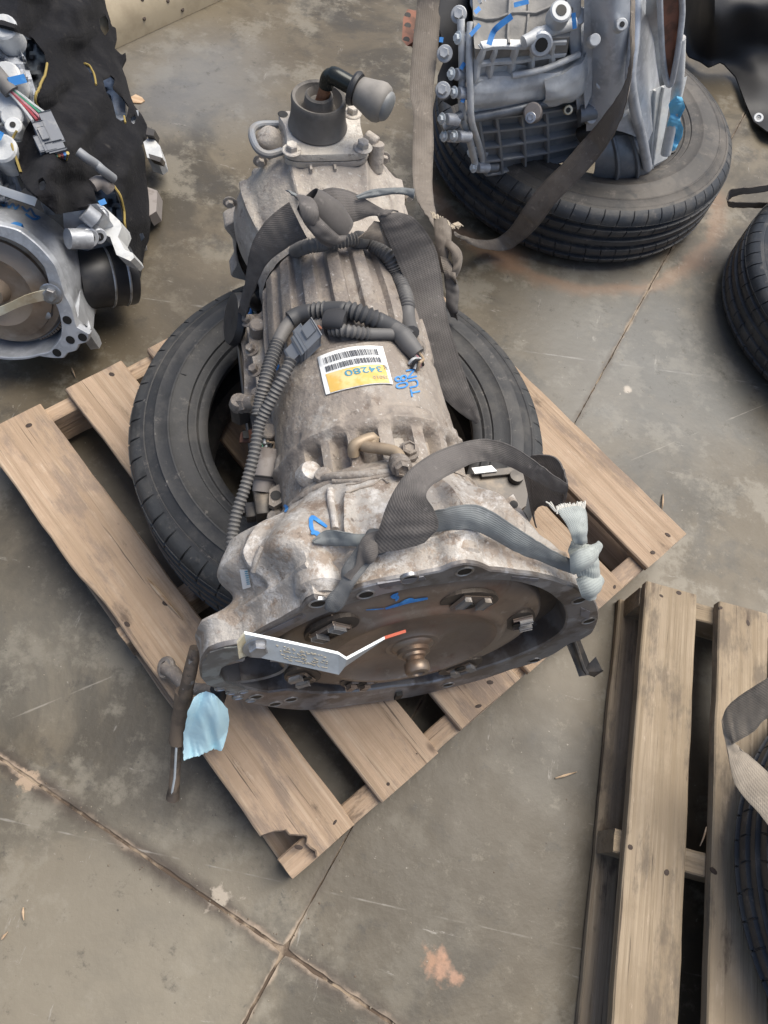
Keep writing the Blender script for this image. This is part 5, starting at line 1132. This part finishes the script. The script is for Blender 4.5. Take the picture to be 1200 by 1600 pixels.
# bell part: barrel plus end plate with curved rim
rows = []
for i in range(15):
    q = i/14; x0 = 912+q*2; rows.append([at(916+(1012-916)*k/12, 205-235*q - 10*sin(pi*k/12)+18*k/12*(1-q), .34+.34*q+.05*sin(pi*(k/12))*(.6+.4*sin(pi*q))) for k in range(13)])
mb = MB(); mb.slab(rows, V((.04, .2, -.03))); build('bell_barrel', mb, M['alu'], cv, 50)
panel('output_cover', [at(925, 278, .20), at(1015, 270, .20), at(1000, 205, .32), at(925, 208, .32)], M['alu_dark'], V((.05, .2, 0)), cv, (.35, .72), (), .006, .010, bulge=.04)
boss(980, 222, .30, V((0, -.8, .5)), .018, .05, M['alu_dark']); boss(955, 248, .26, V((-.3, -.8, .3)), .012, .05, M['alu_dark'], hole=.5); boss(935, 250, .25, V((-.7, -.6, .2)), .014, .06, M['alu'])
tube_part('pipe_stub', [at(906, 212, .31), at(920, 205, .33), at(938, 202, .34)], .020, M['void'], cv); tube_part('pipe_stub', [at(905, 178, .38), at(930, 173, .39), at(942, 172, .39)], .022, M['alu_dark'], cv)
boss(934, 172, .40, V((.6, -.7, .2)), .013, .02, M['bright'])
for k, (y_, dz) in enumerate(((30, .0), (95, .0), (150, .0))):
    tube_part('barrel_rib', spline([at(918, y_+6, .63-.0017*y_), at(950, y_-2, .655-.0017*y_), at(985, y_, .65-.0017*y_)], 4), .006, M['alu'], cv)
for px, py, z in ((930, 62, .59), (972, 38, .63), (940, 130, .47), (975, 175, .42), (925, 185, .38)): boss(px, py, z, V((.1, -.75, .6)), .013, .03, M['alu_dusty'], hole=.45 if px % 4 == 0 else None)
tube_part('cast_web', spline([at(995, -10, .66), at(990, 70, .58), at(985, 120, .52), at(992, 170, .44), at(1003, 215, .35), at(1012, 262, .24)], 6), .013, M['alu'], cv)
# ribbed side plate and thin bell flange with a brown inside
sp, SP, SN = panel('side_plate', [at(1008, 268, .21), at(1022, 258, .22), at(1052, 128, .42), at(996, 150, .44)], M['alu_dusty'], V((.04, .06, -.01)), cv, (.22, .45, .68), (), .003, .008)
mb = MB(); mb.prism([at(x, y, .70-.0022*(y+20)) for x, y in ((1010, -20), (1030, -20), (1028, 60), (1034, 110), (1045, 150), (1042, 230), (1020, 262), (1016, 200), (1004, 120), (1008, 60))], V((.05, .08, -.03))); build('bell_flange', mb, M['alu_dusty'], cv, 30)
mb = MB(); mb.slab([[at(1031, -20, .69), at(1062, -20, .69)], [at(1031, 60, .585), at(1061, 55, .59)], [at(1038, 105, .52), at(1056, 95, .54)], [at(1043, 130, .48), at(1048, 128, .485)]], V((.01, .02, -.01))); build('bell_inside', mb, M['rustplate'], cv, 40)
tube_part('bell_rim', spline([at(1064, -20, .69), at(1066, 20, .64), at(1062, 60, .59), at(1056, 98, .54), at(1048, 132, .485), at(1040, 120, .50), at(1034, 70, .57), at(1030, -20, .69)], 5), .007, M['alu'], cv)
tube_part('bell_rim', spline([at(1062, 60, .58), at(1060, 120, .49), at(1052, 180, .38), at(1040, 240, .27)], 5), .014, M['alu_dusty'], cv)
tube_part('drain_pipe', [at(1048, 232, .20), at(1042, 252, .15), at(1041, 262, .13)], .016, M['black'], cv)
# blue marker lines
def mark(pts, r, par, z=0.0):
    mb = MB(); P = spline([at(*p) for p in pts], 4); up_ = (EYE-P[0]).normalized(); s0 = []
    for i, p in enumerate(P):
        d = (P[min(i+1, len(P)-1)]-P[max(i-1, 0)]).normalized(); s_ = d.cross(up_).normalized()*r; s0.append([p-s_, p+s_])
    mb.slab(s0, -up_*.002); return build('paint_mark', mb, M['blue'], par, 0)
mark([(764, 70, .592), (770, 52, .607), (778, 42, .620), (800, 25, .640)], .006, cv)
for p in ([(735, 55, .585), (750, 38, .60)], [(720, 108, .515), (726, 98, .525)], [(722, 160, .455), (726, 148, .465)], [(896, 20, .665), (898, 45, .64)], [(689, 66, .545), (690, 58, .552)], [(803, 8, .665), (826, 2, .67)], [(742, 20, .625), (750, 12, .63)]): mark(p, .0045, cv)
# blue glove caught on the side
mb = sheet([(1046, 160), (1056, 150), (1066, 152), (1071, 168), (1062, 186), (1068, 200), (1066, 214), (1056, 232), (1048, 234), (1042, 226), (1046, 206), (1044, 190), (1049, 176)], lambda x, y: .46-.0022*(y-150)+.012*fbm(V((x*.06, y*.05, 7)), 3), 2.6, th=.006)
o = build('rubber_glove', mb, M['glove'], smooth=60); tag(o, 'limp light blue rubber glove hanging on the side of the silver gearbox', 'glove')

# ================================================================== felt covered gearbox at the left
lg = empty('gearbox', at(60, 430, .05), 'bright silver gearbox at the left edge, half under a black felt cover', 'gearbox', 'gearboxes in the yard')
LN = V((.16, -.90, .37)).normalized(); LP = at(96, 500, .20)
def lp(px, py, d=0.0): return onplane(px, py, LP+LN*d, LN)
LO = lp(-12, 462); LX = (lp(60, 505)-LO).normalized(); LX = (LX-LN*LX.dot(LN)).normalized(); LY = LN.cross(LX); LY = LY if LY.z > 0 else -LY
def luv(px, py): d = lp(px, py)-LO; return d.dot(LX), d.dot(LY)
def lw(u, v, d=0.0): return LO+LX*u+LY*v+LN*d
outl = [luv(*p) for p in ((0, 352), (30, 360), (58, 382), (86, 414), (97, 445), (102, 462), (112, 480), (117, 500), (121, 512), (140, 520), (137, 535), (124, 538), (120, 548), (106, 552), (100, 560), (84, 560), (62, 557), (30, 563), (0, 562), (-30, 556))]
r_up = max(sqrt(u*u+v*v) for u, v in outl[:4])
innl = [luv(*p) for p in ((0, 370), (40, 388), (68, 417), (75, 440), (84, 470), (94, 498), (95, 526), (85, 541), (76, 550), (60, 553), (30, 558), (0, 557), (-30, 550))]
rO = sum(sqrt(u*u+v*v) for u, v in outl[3:9])/6; rI = sum(sqrt(u*u+v*v) for u, v in innl[2:8])/6
ro2 = polar_of(outl+[(-rO, .01), (-rO*.6, -rO*.6), (-rO*.7, rO*.7)]); ri2 = polar_of(innl+[(-rI, .01), (-rI*.58, -rI*.58), (-rI*.7, rI*.7)])
def lring(f, d, k=1.0, n=200): return [lw(f(2*pi*i/n)*k*cos(2*pi*i/n), f(2*pi*i/n)*k*sin(2*pi*i/n), d) for i in range(n)]
mb = MB(); mb.grid([lring(ri2, -.10, .93), lring(ri2, -.03), lring(ri2, -.002), lring(lambda q: ri2(q)+.002, 0), lring(lambda q: ro2(q)-.002, 0), lring(ro2, -.003), lring(ro2, -.018), lring(ro2, -.02, .96)], True)
build('bell_flange', mb, M['alu'], lg, 30)
mb = MB(); mb.grid([lring(ro2, -.015, .97), lring(lambda q: min(ro2(q), rI*1.10), -.05, .985), lring(lambda q: rI*1.06, -.09), lring(lambda q: rI*1.03, -.14), lring(lambda q: rI*.97, -.18), lring(lambda q: rI*.80, -.215), lring(lambda q: rI*.2, -.23), lring(lambda q: .001, -.231)], True); build('bell_housing', mb, M['alu'], lg, 50)
mb = MB(); mb.lathe([(rI*.97, -.09), (rI*.93, -.045), (rI*.90, -.04), (rI*.80, -.038), (rI*.79, -.03), (rI*.60, -.018), (rI*.55, -.016), (rI*.45, -.024), (rI*.2, -.028), (rI*.15, .0), (0, .0)], LO, LN, 80); build('torque_converter', mb, M['conv_pale'], lg, 40)
mb = MB(); mb.lathe([(rI*.985, -.088), (rI*.985, -.07), (rI*.95, -.07), (rI*.95, -.05)], LO, LN, 120); build('starter_ring', mb, M['alu_dark'], lg, 20)
for k in range(46):
    q = -.6+k*.055; mb = MB(); c = lw(rI*.965*cos(q), rI*.965*sin(q), -.066); mb.box(c, (LX*cos(q)+LY*sin(q))*.006, (LY*cos(q)-LX*sin(q))*.003, LN*.004); build('ring_tooth', mb, M['hubsteel'], lg, 0)
for px, py in ((105, 500), (110, 531), (89, 551), (129, 527)):
    mb = MB(); mb.lathe([(.010, .0008), (0, .0004)], lp(px, py), LN, 18); build('bolt_hole', mb, M['void'], lg, 0)
mb = MB(); mb.lathe([(.009, -.03), (.011, -.01), (.010, .002), (.006, .003)], lp(73, 492, -.03), LN, 14); build('converter_stud', mb, M['bright'], lg)
# retaining strip across the opening
mb = MB(); P = spline([lp(-30, 552, .03), lp(0, 485, .035), lp(30, 473, .03), lp(60, 465, .012), lp(82, 458, .006)], 4); P = [lp(-40, 500, .035), lp(0, 486, .035), lp(35, 470, .03), lp(62, 462, .012), lp(84, 458, .006)]
P = spline(P, 4); mb.slab([[p-LY*.017, p+LY*.017] for p in P], LN*.004); rs2 = build('retaining_strip', mb, M['gold'], lg, 30)
hexbolt(lp(80, 459, .010), LN, .015, .012, M['bright'], rs2)
# arms and ears on the right of the bell
def lprism(name, pts, z, off, m=None, sm=30): 
    mb = MB(); mb.prism([at(x, y, z) if not callable(z) else at(x, y, z(x, y)) for x, y in pts], off); return build(name, mb, m or M['alu'], lg, sm)
lprism('bell_arm', [(98, 325), (150, 318), (163, 332), (150, 362), (140, 385), (122, 430), (110, 470), (98, 440), (106, 400), (100, 360)], lambda x, y: .34-.0018*(y-320), V((.0, .04, -.10)))
lprism('bell_web', [(120, 440), (128, 420), (122, 500), (112, 500)], .18, V((0, .04, -.08)))
lprism('side_casting', [(148, 320), (162, 322), (187, 345), (190, 355), (184, 370), (195, 390), (207, 395), (210, 402), (204, 408), (182, 398), (172, 370), (150, 362)], .26, V((0, .03, -.06)), M['alu_dusty'])
for pts, r in (([(106, 373, .30), (140, 373, .28)], .022), ([(132, 330, .33), (150, 345, .31)], .02), ([(148, 345, .28), (162, 335, .28)], .018), ([(142, 368, .27), (156, 366, .27)], .016)): tube_part('arm_boss', [at(*p) for p in pts], r, M['alu'], lg)
for px, py, z, r in ((141, 373, .285, .022), (156, 370, .275, .018), (160, 338, .285, .018)): boss(px, py, z, V((.75, -.5, .3)), r, .03, M['alu'], lg, .5)
lprism('mount_ear', [(128, 425), (138, 424), (146, 430), (146, 438), (140, 444), (126, 446)], .17, V((0, .02, -.03)))
mb = MB(); mb.lathe([(.012, .001), (0, .0005)], at(137, 433, .171), V((0, -.2, 1)), 16); build('ear_hole', mb, M['void'], lg, 0)
lprism('bottom_boss', [(116, 488), (130, 490), (138, 500), (142, 512), (138, 520), (124, 522), (116, 505)], .13, V((0, .02, -.08)), M['alu'], 40)
lprism('bottom_boss', [(128, 468), (138, 470), (137, 478), (128, 480)], .10, V((0, .02, -.05)), M['alu_dusty'], 40)
# black output cylinder with two bright bands
c0, c1 = at(118, 436, .15), at(205, 428, .12); ax_ = (c1-c0).normalized(); Lc = (c1-c0).length
mb = MB(); mb.lathe([(.068, 0), (.072, .01), (.072, Lc-.005), (.070, Lc), (.056, Lc), (.053, Lc-.06), (0, Lc-.062)], c0, ax_, 44); oc = build('output_cylinder', mb, M['black'], lg, 35)
for f_ in (.55, .82):
    mb = MB(); mb.lathe([(.0725, Lc*f_-.003), (.0745, Lc*f_), (.0725, Lc*f_+.003)], c0, ax_, 44); build('bright_band', mb, M['bright'], oc, 40)
mb = MB(); mb.lathe([(.0, Lc-.058), (.018, Lc-.056), (.020, Lc-.062)], c0, ax_, 20); build('shaft_end', mb, M['bright'], oc)
# label plate and blue scribbles on the bell
def lsurf(px, py): 
    d = ray(px, py); return EYE+d*((lp(px, py, -.045)-EYE).length-.0)
BV2 = BVHTree.FromPolygons(*(lambda mb_: ([tuple(p) for p in mb_.v], mb_.f))((lambda m_: (m_.grid([lring(ro2, .0, 1.0), lring(ro2, -.015, .97), lring(lambda q: min(ro2(q), rI*1.10), -.05, .985), lring(lambda q: rI*1.06, -.09), lring(lambda q: rI*1.03, -.14), lring(lambda q: rI*.97, -.18), lring(lambda q: rI*.80, -.215), lring(lambda q: .001, -.231)], True), m_)[1])(MB())))
def lhit(px, py, o=.003):
    d = ray(px, py); p, n, i, q = BV2.ray_cast(EYE, d)
    if p is None: return lp(px, py, -.05)
    return p - d*o
mb = MB(); mb.slab([[lhit(x0+(x1-x0)*k/8, y0+(y1-y0)*k/8, .006) for k in range(9)] for (x0, y0), (x1, y1) in (((-20, 283), (58, 309)), ((-20, 296), (54, 321)))], V((0, 0, -.002))); ls_ = build('sticker', mb, M['white'], lg, 40)
def lmark(pts, w_):
    P = spline([V((x, y, 0)) for x, y in pts], 4); rows = []
    for i, p in enumerate(P):
        d = (P[min(i+1, len(P)-1)]-P[max(i-1, 0)]).normalized(); s_ = V((-d.y, d.x, 0))*w_*.5; rows.append([lhit(p.x-s_.x, p.y-s_.y), lhit(p.x+s_.x, p.y+s_.y)])
    mb = MB(); mb.grid(rows); build('paint_mark', mb, M['blue'], lg, 60)
for pts, w_ in (([(2, 316), (6, 322), (10, 316), (14, 324), (20, 318), (24, 326), (30, 320)], 3.5), ([(34, 322), (42, 330), (48, 326), (54, 336), (62, 340), (52, 342), (40, 334)], 3.5), ([(18, 352), (26, 350), (34, 354), (24, 358)], 7), ([(34, 360), (46, 364)], 4)): lmark(pts, w_)
for pts in ([(158, 312, .285), (162, 320, .28)], [(4, 214, .47), (-6, 208, .47)], [(14, 128, .50), (40, 122, .50)]): mark(pts, .008, lg)
# casting lumps showing through the hole of the cover
def lump(pts, z, h_, m=None, seed=0, name='case_casting', step=4):
    cx = sum(p[0] for p in pts)/len(pts); cy = sum(p[1] for p in pts)/len(pts)
    mb = sheet(pts, lambda x, y: z+h_*(fbm(V((x*.045, y*.045, seed)), 3)) + .5*h_*noise.cell(V((x*.05, y*.05, seed))) , step, th=.06); return build(name, mb, m or M['alu'], lg, 35)
lump([(-20, 60), (18, 62), (40, 90), (58, 150), (56, 180), (36, 205), (34, 250), (-20, 290)], .40, .035, seed=2)
for px, py, z, r in ((8, 115, .46, .03), (10, 160, .46, .026), (18, 180, .45, .024), (20, 195, .45, .018), (2, 230, .45, .03), (4, 40, .46, .03)): boss(px, py, z, V((.1, -.4, .9)), r, .06, M['alu_dusty'], lg, .35 if r < .02 else None)
lump([(70, 30), (165, 60), (195, 170), (205, 300), (185, 370), (150, 340), (100, 315), (70, 200)], .05, .02, M['alu_dark'], 9, step=7)
lump([(-20, 20), (50, 44), (78, 70), (80, 110), (64, 170), (-20, 200)], .33, .02, M['alu_dark'], 12, step=6)
# connector with coloured wires
a_, b_ = at(65, 186, .475), at(89, 236, .455); d = (b_-a_).normalized(); s_ = d.cross(V((0, 0, 1))).normalized(); u_ = s_.cross(d)
mb = MB(); mb.box(a_.lerp(b_, .40)-s_*.010, d*.036, s_*.010, u_*.011, .25); mb.box(a_.lerp(b_, .60)+s_*.011, d*.034, s_*.009, u_*.010, .25); mb.box(a_.lerp(b_, .96), d*.010, s_*.014, u_*.011, .3); mb.box(a_.lerp(b_, .75)+s_*.024, d*.018, s_*.006, u_*.008, .3); mb.box(a_.lerp(b_, .55)+s_*.011+u_*.012, d*.014, s_*.006, u_*.003, .3); cn_ = build('wire_connector', mb, M['plug_dark'], lg, 30)
for k, c in enumerate(('white', 'green', 'pink', 'red', 'white')):
    o_ = s_*(.006*(k-2)); mb = MB(); mb.tube(spline([at(-8, 126, .49)+o_*.4, at(20, 144, .48)+o_*.6, at(44, 166, .46)+o_, a_+o_*1.5], 4), .0032, 6); build('coloured_wire', mb, M['wire'][c], cn_)
for k, c in enumerate(('yellow', 'blue', 'red', 'orange', 'green', 'tan', 'blue')):
    o_ = s_*(.006*(k-3)); mb = MB(); e_ = b_+d*.01+o_; mb.tube(spline([e_, at(98-k*.8, 252, .42)+o_*.3, at(97-k*2.0, 270, .41), at(87-k*1.0, 287-k*2.2, .40)], 5), .0036, 6); build('coloured_wire', mb, M['wire'][c], cn_)
mb = MB(); mb.tube([at(-12, 108, .49), at(8, 132, .49), at(18, 144, .48)], .017, 12); build('wire_sleeve', mb, M['conduit'], cn_)
tube_part('breather_pipe', spline([at(122, 237, .44), at(135, 247, .43), at(150, 257, .41), at(160, 266, .40), at(177, 279, .37)], 4), .010, M['plug'], lg)
tube_part('wire_loom', spline([at(145, 290, .37), at(158, 284, .37), at(172, 296, .35)], 4), .014, M['plugb'], lg)
# bits at the right edge of the cover
lprism('side_bracket', [(224, 222), (236, 212), (250, 228), (254, 246), (246, 252), (230, 246)], .10, V((0, .02, -.06)), M['alu_dusty']); lprism('side_bracket', [(232, 240), (252, 246), (250, 253), (234, 248)], .12, V((0, .02, -.03)), M['darksteel'])
lprism('side_bracket', [(230, 292), (246, 298), (244, 330), (232, 338)], .07, V((0, .02, -.05)), M['plugb']); lprism('side_bracket', [(230, 198), (242, 203), (240, 212), (228, 210)], .12, V((0, .02, -.04)), M['darksteel'])
# ------------------------------------------------------------------ the felt cover
fo = [(-30, -30), (172, -30), (174, 0), (176, 22), (172, 36), (181, 44), (182, 58), (178, 74), (190, 86), (196, 82), (197, 90), (190, 104), (197, 122), (204, 150), (210, 165), (222, 180), (230, 196), (229, 214), (220, 224), (226, 240), (227, 262), (230, 290), (233, 315), (236, 330), (234, 350), (232, 372), (226, 385), (222, 410), (219, 430), (214, 434), (208, 426), (205, 408), (196, 386), (192, 366), (191, 345), (188, 320), (180, 298), (172, 285), (160, 276), (148, 268), (145, 290), (150, 312), (149, 320), (120, 325), (86, 330), (72, 318), (40, 292), (28, 268), (18, 240), (22, 222), (34, 222), (38, 205), (52, 180), (56, 165), (58, 152), (66, 128), (73, 104), (69, 82), (52, 60), (30, 46), (0, 38), (-30, 34)]
def fz(x, y):
    xe = 176 + 60*sst(40, 260, y)
    s_ = max(0, min(1, (xe-x)/150)); z = .06 + .38*s_**.75
    z *= 1-.25*sst(300, 430, y)
    z -= .10*sst(330, 430, y)*sst(.3, 0, s_)
    return z + .035*fbm(V((x*.012, y*.012, 4)), 3)*min(1, s_*3+.2) + .022*sin(x*.055+y*.035+2*noise.noise(V((x*.02, y*.02, 1))))*min(1, s_*2+.1)
holes = [[(154, 24), (163, 20), (169, 32), (170, 48), (164, 56), (157, 44)], [(132, 99), (140, 102), (148, 116), (150, 136), (145, 126), (140, 112)], [(160, 122), (172, 116), (180, 124), (176, 136), (190, 150), (201, 166), (198, 182), (190, 190), (182, 184), (176, 160), (166, 144)], [(204, 180), (210, 176), (213, 186), (209, 194), (204, 190)], [(59, 282), (66, 276), (72, 286), (70, 296), (62, 298)], [(217, 362), (222, 360), (226, 370), (221, 378)]]
mb = sheet(fo, fz, 3.2, holes, .008); fc = build('felt_cover', mb, M['felt'], smooth=60); tag(fc, 'torn black felt cover draped over the gearbox at the left, yellow thread edges', 'felt cover')
def thread(pts, r=.0028):
    mb = MB(); P = spline([at(x, y, fz(x, y)+.006) for x, y in pts], 4); mb.tube([p+V((0, 0, .004*noise.noise(p*60))) for p in P], r, 6); build('yellow_thread', mb, M['thread'], fc)
thread([(74, 100), (70, 118), (62, 136), (57, 146), (55, 158), (60, 168)]); thread([(132, 99), (140, 103), (147, 116), (150, 132)]); thread([(27, 206), (19, 218), (20, 232), (26, 250), (32, 268)]); thread([(178, 290), (188, 306), (194, 330), (195, 350), (199, 372)]); thread([(194, 182), (196, 192)])
# pale casting under the holes
for pts, z in (([(150, 16), (170, 16), (172, 50), (164, 62), (150, 46)], .05), ([(156, 112), (180, 112), (196, 156), (196, 186), (184, 190), (168, 150)], .07), ([(200, 174), (216, 172), (216, 198), (202, 196)], .07), ([(56, 272), (76, 272), (76, 302), (58, 302)], .32), ([(212, 356), (226, 358), (227, 378), (216, 380)], .03)):
    lump(pts, z, .008, M['alu'], 3, step=4)

# ------------------------------------------------------------------ litter on the floor
mb = MB(); r = random.Random(11)
def grit(c, s):
    a_ = r.uniform(0, 6.3); n = r.choice((3, 4, 5)); ring = [c+V((cos(a_+k*6.283/n)*s*r.uniform(.6, 1.2), sin(a_+k*6.283/n)*s*r.uniform(.6, 1.2), 0)) for k in range(n)]
    o = mb.add(ring+[c+V((0, 0, s*r.uniform(.3, .7)))], [(k, (k+1) % n, n) for k in range(n)])
for k in range(300):
    d, p_ = (JD, JE) if k % 2 else (JE, JD)
    grit(J0+d*r.uniform(-.8, 1.2)*(1 if k % 2 else 1.6)+p_*r.gauss(0, .022)+V((0, 0, .0003)), r.uniform(.0008, .0026))
for k in range(240): grit(V((r.uniform(-1.2, 1.1), r.uniform(-.35, 2.4), .0003)), r.uniform(.0007, .0022))
o = build('floor_grit', mb, M['grit'], FL, smooth=0); o['kind'] = 'stuff'
def chip(name, pts, label, cat, m, th=.003, grp=None):
    mb = MB(); mb.prism([at(x, y, .001+th) for x, y in pts], V((0, 0, -th))); o = build(name, mb, m, smooth=0); return tag(o, label, cat, grp)
chip('dry_leaf', [(203, 152), (212, 147), (222, 152), (226, 157), (220, 161), (208, 160)], 'pale dry flake on the floor beside the torn edge of the black felt', 'flake', M['splinter'])
for a_, b_, lb_ in (((868, 1216), (902, 1206), 'thin pale wood splinter on the floor left of the grey brown pallet'), ((1036, 772), (1034, 800), 'thin pale wood splinter on the floor by the right corner of the brown pallet'), ((112, 575), (118, 590), 'small pale wood splinter on the floor beyond the brown pallet'), ((36, 1418), (37, 1438), 'tiny tan splinter on the pale concrete at the lower left'), ((2, 1468), (12, 1456), 'tiny dark twig on the concrete at the left edge near the bottom')):
    o = sliver(None, at(a_[0], a_[1], .004), at(b_[0], b_[1], .004), .0022, M['splinter'], 'wood_splinter'); tag(o, lb_, 'splinter', 'wood splinters on the floor')
